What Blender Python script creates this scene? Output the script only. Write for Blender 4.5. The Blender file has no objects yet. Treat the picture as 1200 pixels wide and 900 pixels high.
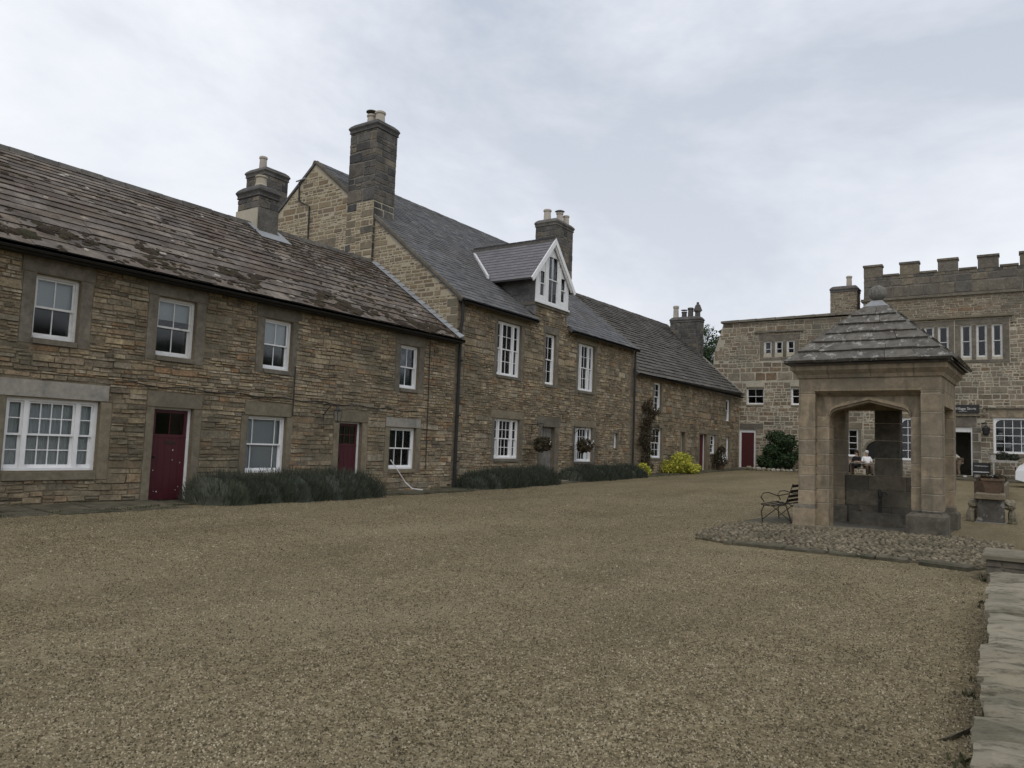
import bpy, math, random
import numpy as np
from mathutils import Matrix, Vector
random.seed(7); rng = np.random.default_rng(7)
S = bpy.context.scene; COL = S.collection
# ------------------------------------------------------------------ camera
F, YAW, PIT, ROLL = 888.9, 0.59556, 0.080056, -0.0362
def cam_axes():
    f = np.array([-math.sin(YAW)*math.cos(PIT), math.cos(YAW)*math.cos(PIT), math.sin(PIT)])
    r = np.array([math.cos(YAW), math.sin(YAW), 0.]); d = np.cross(f, r)
    return r*math.cos(ROLL)+d*math.sin(ROLL), -r*math.sin(ROLL)+d*math.cos(ROLL), f
R_, D_, F_ = cam_axes()
cd = bpy.data.cameras.new("camera"); cam = bpy.data.objects.new("camera", cd); COL.objects.link(cam)
m = Matrix.Identity(4)
for i in range(3):
    m[i][0] = R_[i]; m[i][1] = -D_[i]; m[i][2] = -F_[i]
m[2][3] = 1.5
cam.matrix_world = m
cd.sensor_width = 36; cd.lens = 36*F/1200; cd.clip_start = .05; cd.clip_end = 3000
S.camera = cam
CAMP = np.array([0, 0, 1.5])
# ------------------------------------------------------------------ world and sun
SKYOFF = (13, 5, 1)
SUN_EL, SUN_AZ = math.radians(52), math.radians(150)
w = bpy.data.worlds.new("World"); S.world = w; w.use_nodes = True
nt = w.node_tree; nt.nodes.clear(); N = nt.nodes.new; L = nt.links.new
out = N('ShaderNodeOutputWorld'); bg = N('ShaderNodeBackground'); bg.inputs[1].default_value = 0.1
sky = N('ShaderNodeTexSky'); sky.sky_type = 'NISHITA'; sky.sun_disc = False
sky.sun_elevation = SUN_EL; sky.sun_rotation = SUN_AZ; sky.air_density = 1.5; sky.dust_density = 3
tc = N('ShaderNodeTexCoord'); mp = N('ShaderNodeMapping'); mp.inputs['Scale'].default_value = (1.0, 1.0, 2.6); mp.inputs['Location'].default_value = SKYOFF
mp.inputs['Rotation'].default_value = (0.12, -.1, .5)
L(tc.outputs['Generated'], mp.inputs[0])
n1 = N('ShaderNodeTexNoise'); n1.inputs['Scale'].default_value = .85; n1.inputs['Detail'].default_value = 7; n1.inputs['Roughness'].default_value = .62; n1.inputs['Distortion'].default_value = .4
L(mp.outputs[0], n1.inputs[0])
cr = N('ShaderNodeValToRGB'); e = cr.color_ramp.elements
e[0].position = .33; e[0].color = (4.5, 4.95, 5.75, 1); e[1].position = .62; e[1].color = (8.6, 8.7, 8.95, 1)
x_ = cr.color_ramp.elements.new(.48); x_.color = (6.9, 7.15, 7.7, 1)
L(n1.outputs[0], cr.inputs[0])
# paler towards the horizon, as an overcast sky is
sx = N('ShaderNodeSeparateXYZ'); L(tc.outputs['Generated'], sx.inputs[0])
mr = N('ShaderNodeMapRange'); mr.inputs[1].default_value = .05; mr.inputs[2].default_value = .55; mr.inputs[3].default_value = .55; mr.inputs[4].default_value = 0
L(sx.outputs[2], mr.inputs[0])
mh = N('ShaderNodeMix'); mh.data_type = 'RGBA'; mh.inputs['B'].default_value = (7.7, 7.85, 8.25, 1)
L(mr.outputs[0], mh.inputs['Factor']); L(cr.outputs[0], mh.inputs['A'])
mx = N('ShaderNodeMix'); mx.data_type = 'RGBA'; mx.inputs['Factor'].default_value = .93
L(sky.outputs[0], mx.inputs['A']); L(mh.outputs['Result'], mx.inputs['B'])
L(mx.outputs['Result'], bg.inputs[0]); L(bg.outputs[0], out.inputs[0])
sl = bpy.data.lights.new("sun", 'SUN'); sl.energy = .55; sl.angle = math.radians(25); sl.color = (1, .97, .92)
so = bpy.data.objects.new("sun", sl); COL.objects.link(so)
# Nishita azimuth measured from +Y towards +X
sd = Vector((math.sin(SUN_AZ)*math.cos(SUN_EL), math.cos(SUN_AZ)*math.cos(SUN_EL), math.sin(SUN_EL)))
so.rotation_euler = sd.to_track_quat('Z', 'Y').to_euler(); so.location = sd*60
S.view_settings.view_transform = 'Standard'; S.view_settings.look = 'None'; S.view_settings.gamma = 1; S.view_settings.exposure = .3
S.render.engine = 'CYCLES'; S.cycles.max_bounces = 6; S.cycles.transparent_max_bounces = 12

# ------------------------------------------------------------------ helpers
def tag(o, label=None, cat=None, group=None, kind=None):
    if label: o['label'] = label
    if cat: o['category'] = cat
    if group: o['group'] = group
    if kind: o['kind'] = kind
    return o
def link(name, data, parent=None):
    o = bpy.data.objects.new(name, data); COL.objects.link(o)
    if parent is not None: o.parent = parent
    return o
def thing(name, label, cat, loc=(0, 0, 0), rz=0, group=None):
    o = link(name, None); o.location = loc; o.rotation_euler = (0, 0, rz); o.empty_display_size = .2
    return tag(o, label, cat, group)
WORLDLOC = {}
def base_of(p):
    b = Vector((0, 0, 0))
    while p is not None:
        b = b + Vector(p.location); p = p.parent
    return b
class Fr:
    """plane frame: O + u*U + v*V + n*N"""
    def __init__(s, O, U, V, Nn):
        s.O, s.U, s.V, s.N = [np.array(a, float) for a in (O, U, V, Nn)]
    def p(s, u, v, n=0): return s.O+u*s.U+v*s.V+n*s.N
COT = Fr((-15.5, 0, 0), (0, 1, 0), (0, 0, 1), (1, 0, 0))
HALL = Fr((0, 49.5, 0), (1, 0, 0), (0, 0, 1), (0, -1, 0))
GAB = Fr((0, 19.5, 0), (1, 0, 0), (0, 0, 1), (0, -1, 0))
class MB:
    def __init__(s): s.v = []; s.f = []; s.r = []
    def quad(s, pts, r=0.):
        b = len(s.v); s.v.extend([tuple(p) for p in pts]); s.f.append(tuple(range(b, b+len(pts)))); s.r.append(r)
    def hexa(s, b4, t4, r=0., bottom=True):
        """b4 / t4: four base and four top corners, counter-clockwise seen from the top"""
        b = len(s.v); s.v.extend([tuple(p) for p in b4]+[tuple(p) for p in t4])
        fs = [(4, 5, 6, 7), (0, 1, 5, 4), (1, 2, 6, 5), (2, 3, 7, 6), (3, 0, 4, 7)]
        if bottom: fs.append((3, 2, 1, 0))
        for f in fs: s.f.append(tuple(b+i for i in f)); s.r.append(r)
    def box(s, x0, x1, y0, y1, z0, z1, r=0., ch=0):
        if ch:
            s.hexa([(x0, y0, z0), (x1, y0, z0), (x1, y1, z0), (x0, y1, z0)], [(x0, y0, z1-ch), (x1, y0, z1-ch), (x1, y1, z1-ch), (x0, y1, z1-ch)], r)
            s.hexa([(x0, y0, z1-ch), (x1, y0, z1-ch), (x1, y1, z1-ch), (x0, y1, z1-ch)], [(x0+ch, y0+ch, z1), (x1-ch, y0+ch, z1), (x1-ch, y1-ch, z1), (x0+ch, y1-ch, z1)], r, False)
        else:
            s.hexa([(x0, y0, z0), (x1, y0, z0), (x1, y1, z0), (x0, y1, z0)], [(x0, y0, z1), (x1, y0, z1), (x1, y1, z1), (x0, y1, z1)], r)
    def fbox(s, fr, u0, u1, v0, v1, n0, n1, r=0., c=0.):
        P = fr.p
        s.hexa([P(u0, v0, n0), P(u1, v0, n0), P(u1, v1, n0), P(u0, v1, n0)], [P(u0+c, v0+c, n1), P(u1-c, v0+c, n1), P(u1-c, v1-c, n1), P(u0+c, v1-c, n1)], r)
    def tube(s, pts, rad, n=6, r=0., cap=True):
        pts = [Vector(p) for p in pts]; rings = []
        rads = rad if isinstance(rad, (list, tuple)) else [rad]*len(pts)
        for i, p in enumerate(pts):
            t = (pts[min(i+1, len(pts)-1)]-pts[max(i-1, 0)]).normalized()
            a = Vector((0, 0, 1)) if abs(t.z) < .9 else Vector((1, 0, 0))
            u = t.cross(a).normalized(); q = u.cross(t).normalized(); b = len(s.v)
            for k in range(n):
                an = 2*math.pi*k/n; s.v.append(tuple(p+(u*math.cos(an)+q*math.sin(an))*rads[i]))
            rings.append(b)
        for a, b in zip(rings, rings[1:]):
            for k in range(n): s.f.append((a+k, b+k, b+(k+1) % n, a+(k+1) % n)); s.r.append(r)
        if cap:
            s.f.append(tuple(rings[0]+k for k in range(n))); s.r.append(r)
            s.f.append(tuple(rings[-1]+n-1-k for k in range(n))); s.r.append(r)
    def lathe(s, c, prof, n=12, r=0.):
        rings = []
        for (rad, z) in prof:
            b = len(s.v)
            for k in range(n):
                a = 2*math.pi*k/n; s.v.append((c[0]+rad*math.cos(a), c[1]+rad*math.sin(a), c[2]+z))
            rings.append(b)
        for a, b in zip(rings, rings[1:]):
            for k in range(n): s.f.append((a+k, a+(k+1) % n, b+(k+1) % n, b+k)); s.r.append(r)
        s.f.append(tuple(rings[0]+n-1-k for k in range(n))); s.r.append(r)
        s.f.append(tuple(rings[-1]+k for k in range(n))); s.r.append(r)
    def blob(s, c, rx, ry, rz, n=8, m_=5, jit=.15, r=0.):
        rings = []
        for i in range(1, m_):
            th = math.pi*i/m_; b = len(s.v)
            for k in range(n):
                a = 2*math.pi*k/n; j = 1+random.uniform(-jit, jit)
                s.v.append((c[0]+rx*math.sin(th)*math.cos(a)*j, c[1]+ry*math.sin(th)*math.sin(a)*j, c[2]+rz*math.cos(th)*j))
            rings.append(b)
        t = len(s.v); s.v.append((c[0], c[1], c[2]+rz)); bo = len(s.v); s.v.append((c[0], c[1], c[2]-rz))
        for a, b in zip(rings, rings[1:]):
            for k in range(n): s.f.append((a+k, b+k, b+(k+1) % n, a+(k+1) % n)); s.r.append(r)
        for k in range(n):
            s.f.append((t, rings[0]+k, rings[0]+(k+1) % n)); s.r.append(r)
            s.f.append((bo, rings[-1]+(k+1) % n, rings[-1]+k)); s.r.append(r)
    def build(s, name, mat, parent=None, smooth=False, local=False):
        me = bpy.data.meshes.new(name)
        b = Vector((0, 0, 0)) if local or parent is None else base_of(parent)
        v = np.array(s.v, float).reshape(-1, 3)-np.array(b)
        me.from_pydata(v.tolist(), [], s.f)
        at = me.attributes.new('rnd', 'FLOAT', 'FACE'); at.data.foreach_set('value', np.array(s.r, np.float32))
        me.materials.append(mat)
        if smooth: me.polygons.foreach_set('use_smooth', [True]*len(me.polygons))
        me.update()
        return link(name, me, parent)
def rotpts(mb, c, rz):
    ca, sa = math.cos(rz), math.sin(rz)
    mb.v = [(c[0]+(x-c[0])*ca-(y-c[1])*sa, c[1]+(x-c[0])*sa+(y-c[1])*ca, z) for x, y, z in mb.v]
def bulk(name, verts, faces, k, rnd, mat, parent=None):
    """fast mesh from numpy: faces all of k corners"""
    me = bpy.data.meshes.new(name); nv, nf = len(verts), len(faces)
    me.vertices.add(nv); me.vertices.foreach_set('co', verts.astype(np.float32).ravel())
    me.loops.add(nf*k); me.loops.foreach_set('vertex_index', faces.astype(np.int32).ravel())
    me.polygons.add(nf); me.polygons.foreach_set('loop_start', np.arange(0, nf*k, k, dtype=np.int32))
    me.update(calc_edges=True); me.validate()
    at = me.attributes.new('rnd', 'FLOAT', 'FACE'); at.data.foreach_set('value', rnd.astype(np.float32))
    me.materials.append(mat)
    return link(name, me, parent)
# ------------------------------------------------------------------ materials
def ramp(nt, fac, cols, interp='LINEAR'):
    if len(cols) == 1: cols = cols*2
    c = nt.nodes.new('ShaderNodeValToRGB'); c.color_ramp.interpolation = interp
    el = c.color_ramp.elements; n = len(cols)
    el[0].position = 0; el[0].color = (*cols[0], 1); el[1].position = 1; el[1].color = (*cols[-1], 1)
    for i in range(1, n-1):
        q = el.new(i/(n-1)); q.color = (*cols[i], 1)
    nt.links.new(fac, c.inputs[0]); return c.outputs[0]
def noise(nt, vec, scale, detail=3, rough=.55):
    n = nt.nodes.new('ShaderNodeTexNoise'); n.inputs['Scale'].default_value = scale; n.inputs['Detail'].default_value = detail
    n.inputs['Roughness'].default_value = rough; nt.links.new(vec, n.inputs[0]); return n.outputs[0]
def mrange(nt, v, a, b, c, d):
    q = nt.nodes.new('ShaderNodeMapRange'); q.inputs[1].default_value = a; q.inputs[2].default_value = b; q.inputs[3].default_value = c; q.inputs[4].default_value = d
    nt.links.new(v, q.inputs[0]); return q.outputs[0]
def mixc(nt, fac, a, b, mode='MIX'):
    q = nt.nodes.new('ShaderNodeMix'); q.data_type = 'RGBA'; q.blend_type = mode
    if isinstance(fac, float): q.inputs['Factor'].default_value = fac
    else: nt.links.new(fac, q.inputs['Factor'])
    for k, v in (('A', a), ('B', b)):
        if isinstance(v, tuple): q.inputs[k].default_value = (*v, 1)
        else: nt.links.new(v, q.inputs[k])
    return q.outputs['Result']
def base_mat(name, rough=.9, spec=.3):
    m = bpy.data.materials.new(name); m.use_nodes = True; nt = m.node_tree
    b = nt.nodes['Principled BSDF']; b.inputs['Roughness'].default_value = rough; b.inputs['Specular IOR Level'].default_value = spec
    g = nt.nodes.new('ShaderNodeNewGeometry')
    return m, nt, b, g.outputs['Position']
def rndfac(nt):
    a = nt.nodes.new('ShaderNodeAttribute'); a.attribute_name = 'rnd'; o = nt.nodes.new('ShaderNodeObjectInfo')
    s = nt.nodes.new('ShaderNodeMath'); s.operation = 'ADD'; nt.links.new(a.outputs['Fac'], s.inputs[0]); nt.links.new(o.outputs['Random'], s.inputs[1])
    f = nt.nodes.new('ShaderNodeMath'); f.operation = 'FRACT'; nt.links.new(s.outputs[0], f.inputs[0]); return f.outputs[0]
def bump(nt, b, h, strength=.4, dist=.01):
    q = nt.nodes.new('ShaderNodeBump'); q.inputs['Strength'].default_value = strength; q.inputs['Distance'].default_value = dist
    nt.links.new(h, q.inputs['Height']); nt.links.new(q.outputs[0], b.inputs['Normal'])
def varied(name, cols, rough=.92, spec=.2, fine=14., stain=None, stain_scale=.9, stain_lo=.5, stain_hi=.68, lichen=None, lic=(.6, .68), bstr=.5, bdist=.012, contrast=(.7, 1.3), interp='LINEAR', mottle=0, ms=2.2, streak=None):
    m, nt, b, pos = base_mat(name, rough, spec)
    c = ramp(nt, rndfac(nt), cols, interp)
    n = noise(nt, pos, fine, 4, .65); v = mrange(nt, n, .3, .7, *contrast)
    mul = nt.nodes.new('ShaderNodeVectorMath'); mul.operation = 'SCALE'; nt.links.new(c, mul.inputs[0]); nt.links.new(v, mul.inputs['Scale'])
    c = mul.outputs[0]
    if mottle:
        mv = mrange(nt, noise(nt, pos, ms, 6, .68), .34, .66, 1-mottle, 1+mottle); m2 = nt.nodes.new('ShaderNodeVectorMath'); m2.operation = 'SCALE'; nt.links.new(c, m2.inputs[0]); nt.links.new(mv, m2.inputs['Scale']); c = m2.outputs[0]
    if streak:
        mp_ = nt.nodes.new('ShaderNodeMapping'); mp_.inputs['Scale'].default_value = (5, 5, .7); nt.links.new(pos, mp_.inputs[0])
        c = mixc(nt, mrange(nt, noise(nt, mp_.outputs[0], 1., 5, .65), .5, .7, 0, .7), c, streak)
    if stain:
        c = mixc(nt, mrange(nt, noise(nt, pos, stain_scale, 5, .6), stain_lo, stain_hi, 0, .75), c, stain)
    if lichen:
        c = mixc(nt, mrange(nt, noise(nt, pos, 5.5, 5, .7), lic[0], lic[1], 0, .6), c, lichen)
    nt.links.new(c, b.inputs['Base Color'])
    bump(nt, b, noise(nt, pos, fine*2.5, 4, .7), bstr, bdist)
    return m
BR_ = lambda L_: [tuple(round(a*1.22, 4) for a in c) for c in L_]
BR = BR_([(.2, .155, .1), (.245, .198, .13), (.15, .122, .086), (.31, .26, .18), (.205, .132, .076), (.225, .19, .135), (.115, .096, .072), (.27, .235, .175), (.255, .2, .125), (.2, .17, .122)])
M = {}
M['stone'] = varied('brown sandstone rubble', BR, stain=(.13, .118, .084), stain_scale=.55, stain_lo=.5, stain_hi=.68, contrast=(.6, 1.36), bstr=1., bdist=.025, mottle=.34, ms=1.7)
M['mortar'] = varied('brown lime mortar', [(.16, .134, .095), (.195, .162, .115)], fine=30, stain=(.1, .088, .065))
M['stoneg'] = varied('pale pointed gable stone', [(.2, .155, .1), (.27, .22, .148), (.15, .12, .086), (.3, .245, .165), (.22, .16, .1)])
M['mortarg'] = varied('pale lime mortar', [(.4, .355, .265), (.46, .41, .31)], fine=30)
M['hstone'] = varied('grey brown hall stone', [(.19, .155, .11), (.25, .21, .15), (.15, .122, .088), (.28, .24, .18), (.2, .14, .09), (.235, .205, .155)], stain=(.15, .14, .118), stain_scale=.35, mottle=.3, contrast=(.65, 1.3))
M['hmortar'] = varied('pale hall mortar', [(.4, .365, .29), (.45, .41, .325)], fine=25, stain=(.2, .19, .155), stain_scale=.35)
M['dress'] = varied('weathered dressed sandstone', [(.185, .162, .118), (.22, .185, .13), (.165, .145, .11)], fine=9, stain=(.115, .105, .08), stain_scale=1.1, bstr=.5, contrast=(.78, 1.2), mottle=.2)
M['dressdk'] = varied('dark grey dressed stone', [(.145, .132, .108), (.172, .153, .122)], fine=9, stain=(.1, .09, .068), bstr=.5, contrast=(.78, 1.2), mottle=.24, ms=3)
M['lintpale'] = varied('pale grey stone lintel', [(.29, .275, .24), (.31, .29, .255)], fine=12, stain=(.15, .145, .13), stain_scale=2.2, bstr=.3, contrast=(.85, 1.12))
M['ashlar'] = varied('buff ashlar', [(.285, .228, .155), (.33, .265, .183), (.26, .215, .155), (.3, .238, .16)], fine=6, stain=(.15, .132, .1), stain_scale=.9, stain_lo=.46, stain_hi=.7, bstr=.5, contrast=(.8, 1.15), mottle=.16, ms=3, streak=(.095, .088, .07))
M['ashdk'] = varied('dark damp ashlar', mottle=.3, ms=3, cols=[(.1, .09, .072), (.13, .115, .09), (.085, .08, .066)], fine=8, stain=(.06, .058, .05), bstr=.4)  # stained stone; inside the well house its dark colour also stands for shade
M['joint'] = varied('pale joint mortar', [(.33, .3, .24), (.36, .325, .26)], fine=20)
M['chim'] = varied('sooty chimney stone', mottle=.25, cols=[(.085, .084, .082), (.13, .122, .11), (.062, .062, .064), (.185, .16, .122), (.105, .1, .094)], stain=(.05, .05, .047), stain_scale=1.2)
M['parap'] = varied('weathered parapet blocks', mottle=.2, cols=[(.11, .105, .095), (.17, .148, .115), (.09, .088, .083), (.2, .17, .125), (.135, .125, .108)], fine=8, stain=(.095, .09, .08), stain_scale=.5)
M['ashmid'] = varied('damp brown ashlar', [(.14, .122, .094), (.175, .15, .112), (.12, .108, .085)], fine=8, stain=(.08, .073, .058), mottle=.25, ms=3, bstr=.5)  # ashlar darkened in colour for the shade on the inner back wall
M['chimm'] = varied('sooty mortar', [(.17, .16, .14), (.2, .185, .16)], fine=20)
M['cream'] = varied('cream render', [(.42, .38, .3), (.44, .4, .32)], fine=5, stain=(.3, .27, .21), bstr=.15, contrast=(.92, 1.06))
M['pot'] = varied('buff clay chimney pot', [(.42, .38, .33), (.46, .42, .36)], fine=10, stain=(.28, .25, .22), bstr=.1, contrast=(.9, 1.1))
M['potdk'] = varied('dark clay chimney pot', [(.09, .085, .08), (.12, .11, .1)], fine=10)
M['slateA'] = varied('brown stone slate', [(.145, .12, .1), (.17, .146, .125), (.1, .088, .08), (.185, .16, .135), (.15, .122, .096), (.085, .074, .066)], fine=5, stain=(.08, .056, .042), stain_scale=.45, stain_lo=.48, stain_hi=.64, lichen=(.24, .22, .19), bstr=.8, mottle=.34, ms=1.3, contrast=(.65, 1.3))
M['slateB'] = varied('grey blue slate', [(.095, .095, .098), (.125, .124, .125), (.078, .078, .08), (.15, .148, .146)], rough=.8, spec=.3, fine=9, stain=(.085, .08, .072), stain_scale=.6, bstr=.3, mottle=.22)
M['slateC'] = varied('dark grey stone slate', [(.1, .095, .087), (.125, .116, .104), (.085, .082, .077), (.14, .13, .113)], fine=7, stain=(.07, .062, .052), stain_scale=.7, bstr=.5)
M['slateD'] = varied('smooth purple grey slate', [(.155, .15, .16), (.175, .168, .176), (.14, .136, .148)], rough=.7, fine=5, bstr=.2, contrast=(.9, 1.1))
M['slateP'] = varied('lichened stone roof slab', [(.115, .108, .095), (.145, .135, .118), (.098, .092, .083)], fine=9, stain=(.07, .062, .052), stain_scale=2.5, lichen=(.38, .37, .34), lic=(.56, .61), bstr=.8)
M['moss'] = varied('dark dry moss', [(.035, .026, .018), (.055, .04, .026), (.045, .042, .022)], fine=25, bstr=1., bdist=.03)
M['flake'] = varied('pale lichen and bare stone', [(.3, .28, .24), (.38, .36, .32), (.27, .22, .16)], fine=20)
M['cope2'] = varied('grey lichened finial stone', [(.17, .165, .15), (.2, .195, .175)], fine=12, stain=(.1, .095, .085), stain_scale=5, lichen=(.36, .36, .33), bstr=.8)
M['lead'] = varied('grey lead flashing', [(.24, .25, .26), (.3, .31, .32)], rough=.6, fine=8, bstr=.2, contrast=(.85, 1.1))
M['white'] = varied('white gloss paint', [(.74, .75, .76), (.78, .78, .78)], rough=.45, spec=.4, fine=7, bstr=.05, contrast=(.94, 1.04))
M['whitew'] = varied('weathered white paint', [(.62, .62, .61), (.68, .68, .66)], rough=.6, fine=9, stain=(.4, .37, .32), stain_scale=4., stain_lo=.6, stain_hi=.72, bstr=.2, contrast=(.88, 1.06))
M['black'] = varied('black painted iron', [(.018, .018, .019), (.024, .023, .022)], rough=.55, spec=.4, fine=20, bstr=.1)
M['rust'] = varied('dark brown iron', [(.03, .022, .018), (.04, .03, .022)], rough=.7, fine=20, bstr=.2)
M['red'] = varied('dark red door paint', [(.062, .011, .017), (.068, .013, .019)], rough=.5, spec=.35, fine=5, bstr=.1, contrast=(.9, 1.08))
M['redbr'] = varied('brown red door paint', [(.08, .022, .022), (.085, .025, .024)], rough=.6, fine=5, bstr=.1, contrast=(.9, 1.08))
M['grydoor'] = varied('grey oak door', [(.17, .16, .145), (.2, .19, .17)], rough=.7, fine=6, bstr=.2)
M['dark'] = varied('dark interior', [(.02, .02, .02), (.026, .025, .024)], fine=3, bstr=0, contrast=(.9, 1.1))  # near-black colour standing for unlit space behind openings
M['blind'] = varied('pale grey blind', [(.5, .52, .54), (.54, .55, .57)], fine=3, bstr=0, contrast=(.96, 1.03))
M['net'] = varied('grey net curtain', [(.62, .64, .66), (.68, .69, .71)], fine=3, bstr=0, contrast=(.9, 1.05))
M['oak'] = varied('dark timber', [(.07, .05, .035), (.09, .065, .045)], rough=.75, fine=12, bstr=.3)
M['bench'] = varied('weathered teak', [(.25, .225, .19), (.3, .27, .225)], rough=.8, fine=12, bstr=.3)
M['bench2'] = varied('pale weathered timber', [(.34, .33, .3), (.38, .36, .33)], fine=12)
M['terr'] = varied('terracotta brown planter', [(.2, .135, .095), (.24, .165, .12)], fine=9, stain=(.13, .1, .08), bstr=.4)
M['flag'] = varied('damp mossy paving stone', [(.105, .094, .066), (.135, .118, .084), (.085, .078, .056)], fine=6, stain=(.055, .056, .036), stain_scale=1.6, stain_lo=.42, stain_hi=.6, bstr=1., bdist=.03)
M['cope'] = varied('grey wall coping stone', [(.22, .21, .18), (.26, .245, .205), (.2, .188, .16), (.235, .22, .185)], fine=6, stain=(.13, .122, .1), stain_scale=2.2, stain_lo=.48, stain_hi=.62, lichen=(.36, .345, .3), bstr=.9, bdist=.025)
M['cobble'] = varied('river cobble', [(.11, .094, .064), (.17, .146, .1), (.24, .205, .145), (.08, .068, .048), (.15, .124, .082)], fine=12, stain=(.085, .074, .05), bstr=.4)
M['paleboulder'] = varied('pale worn boulder', [(.33, .31, .27), (.38, .35, .3)], fine=8, stain=(.2, .185, .15), bstr=.5)
M['lav'] = varied('grey green lavender', [(.036, .044, .028), (.056, .066, .042), (.027, .034, .022), (.066, .076, .064), (.085, .09, .07), (.06, .07, .05)], fine=6, bstr=0)
M['green'] = varied('dark laurel leaf', [(.025, .045, .018), (.04, .07, .028), (.02, .034, .016), (.055, .085, .035)], rough=.6, fine=5, bstr=0)
M['weed'] = varied('small dull weeds', [(.05, .06, .028), (.075, .08, .04), (.09, .078, .045)], fine=8, bstr=0)
M['hillgreen'] = varied('wooded hillside', [(.04, .055, .025)], fine=.3, stain=(.025, .035, .018), stain_scale=.15, mottle=.4, ms=.25)
M['yellow'] = varied('golden euonymus leaf', [(.45, .43, .05), (.58, .54, .09), (.34, .35, .05), (.18, .22, .04)], rough=.6, fine=6, bstr=0)
M['ivy'] = varied('brown green creeper leaf', [(.045, .042, .024), (.06, .04, .026), (.035, .042, .02), (.075, .05, .03)], rough=.7, fine=6, bstr=0)
M['petal'] = varied('white petals', [(.7, .7, .68), (.6, .58, .6)], fine=6, bstr=0)
M['bark'] = varied('brown bark', [(.07, .055, .04), (.09, .07, .05)], fine=10)
M['skin'] = varied('skin', [(.42, .26, .19), (.44, .28, .2)], rough=.6, fine=4, bstr=0, contrast=(.97, 1.03))
M['hairdk'] = varied('dark brown hair', [(.03, .02, .015), (.04, .026, .018)], fine=30)
M['hairgy'] = varied('grey hair', [(.4, .39, .37), (.48, .47, .45)], fine=30)
M['clothdk'] = varied('black cloth', [(.02, .02, .022), (.028, .028, .03)], fine=10)
M['clothw'] = varied('white cloth', [(.72, .72, .72), (.76, .76, .76)], fine=6, contrast=(.95, 1.03))
M['clothb'] = varied('beige cloth', [(.42, .38, .32), (.45, .41, .35)], fine=6, contrast=(.95, 1.03))
M['clothk'] = varied('brown cloth', [(.14, .1, .07), (.16, .12, .085)], fine=6)
M['car'] = varied('white car paint', [(.75, .76, .78), (.76, .77, .79)], rough=.3, spec=.5, fine=2, bstr=0, contrast=(.98, 1.02))
M['rubber'] = varied('black rubber', [(.02, .02, .02), (.025, .025, .025)], rough=.8, fine=20)
M['paper'] = varied('printed paper', [(.5, .5, .48), (.4, .42, .42), (.6, .6, .58)], fine=18, contrast=(.6, 1.1), bstr=0)
def bedded(name, cols, dk, lt):
    m, nt, b, pos = base_mat(name, .95, .15); mp_ = nt.nodes.new('ShaderNodeMapping'); mp_.inputs['Scale'].default_value = (2.2, 6, 6); nt.links.new(pos, mp_.inputs[0]); v = mp_.outputs[0]
    c = ramp(nt, rndfac(nt), cols); n1_ = noise(nt, v, 2.2, 7, .72)
    c = mixc(nt, mrange(nt, n1_, .36, .5, .85, 0), c, dk); c = mixc(nt, mrange(nt, n1_, .6, .72, 0, .7), c, lt)
    c = mixc(nt, mrange(nt, noise(nt, pos, 2.5, 4), .5, .7, 0, .6), c, (.12, .115, .08))
    nt.links.new(c, b.inputs['Base Color']); bump(nt, b, n1_, 1., .05); return m
M['cope'] = bedded('bedded grey coping stone', [(.25, .225, .165), (.36, .325, .245), (.29, .262, .195), (.32, .285, .205)], (.075, .066, .048), (.42, .39, .31))
m_, nt_, b_, p_ = base_mat('window glass', .05, .5); M['glass'] = m_
b_.inputs['Base Color'].default_value = (1, 1, 1, 1)
tr = nt_.nodes.new('ShaderNodeBsdfTransparent'); tr.inputs[0].default_value = (.86, .88, .88, 1)
gl = nt_.nodes.new('ShaderNodeBsdfGlossy'); gl.inputs['Roughness'].default_value = .06; gl.inputs[0].default_value = (.95, .97, 1, 1)
fz = nt_.nodes.new('ShaderNodeFresnel'); fz.inputs[0].default_value = 1.38
nb = nt_.nodes.new('ShaderNodeBump'); nb.inputs['Strength'].default_value = .04; nb.inputs['Distance'].default_value = .02
nt_.links.new(noise(nt_, p_, 2.6, 1), nb.inputs['Height']); nt_.links.new(nb.outputs[0], gl.inputs['Normal'])
mg = nt_.nodes.new('ShaderNodeMixShader'); nt_.links.new(fz.outputs[0], mg.inputs[0]); nt_.links.new(tr.outputs[0], mg.inputs[1]); nt_.links.new(gl.outputs[0], mg.inputs[2])
nt_.links.new(mg.outputs[0], nt_.nodes['Material Output'].inputs[0])
# ground: gravel
m_, nt_, b_, p_ = base_mat('compacted gravel', .97, .1); M['gravel'] = m_
vo = nt_.nodes.new('ShaderNodeTexVoronoi'); vo.inputs['Scale'].default_value = 62; nt_.links.new(p_, vo.inputs[0])
sp = nt_.nodes.new('ShaderNodeSeparateColor'); nt_.links.new(vo.outputs['Color'], sp.inputs[0])
GC = [(.05, .04, .025), (.13, .105, .065), (.2, .165, .105), (.27, .225, .15), (.14, .113, .07), (.45, .39, .275)]
c_ = ramp(nt_, sp.outputs[0], GC)
vf = nt_.nodes.new('ShaderNodeTexVoronoi'); vf.inputs['Scale'].default_value = 17; nt_.links.new(p_, vf.inputs[0]); sf = nt_.nodes.new('ShaderNodeSeparateColor'); nt_.links.new(vf.outputs['Color'], sf.inputs[0])
c_ = mixc(nt_, mrange(nt_, sf.outputs[1], .9, 1., 0, .6), c_, (.4, .35, .26)); c_ = mixc(nt_, mrange(nt_, sf.outputs[2], .8, 1., 0, .5), c_, (.07, .058, .038))
mpg = nt_.nodes.new('ShaderNodeMapping'); mpg.inputs['Scale'].default_value = (.55, .16, 1); mpg.inputs['Rotation'].default_value = (0, 0, -.35); nt_.links.new(p_, mpg.inputs[0])
tk = noise(nt_, mpg.outputs[0], 1., 5, .6)
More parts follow.
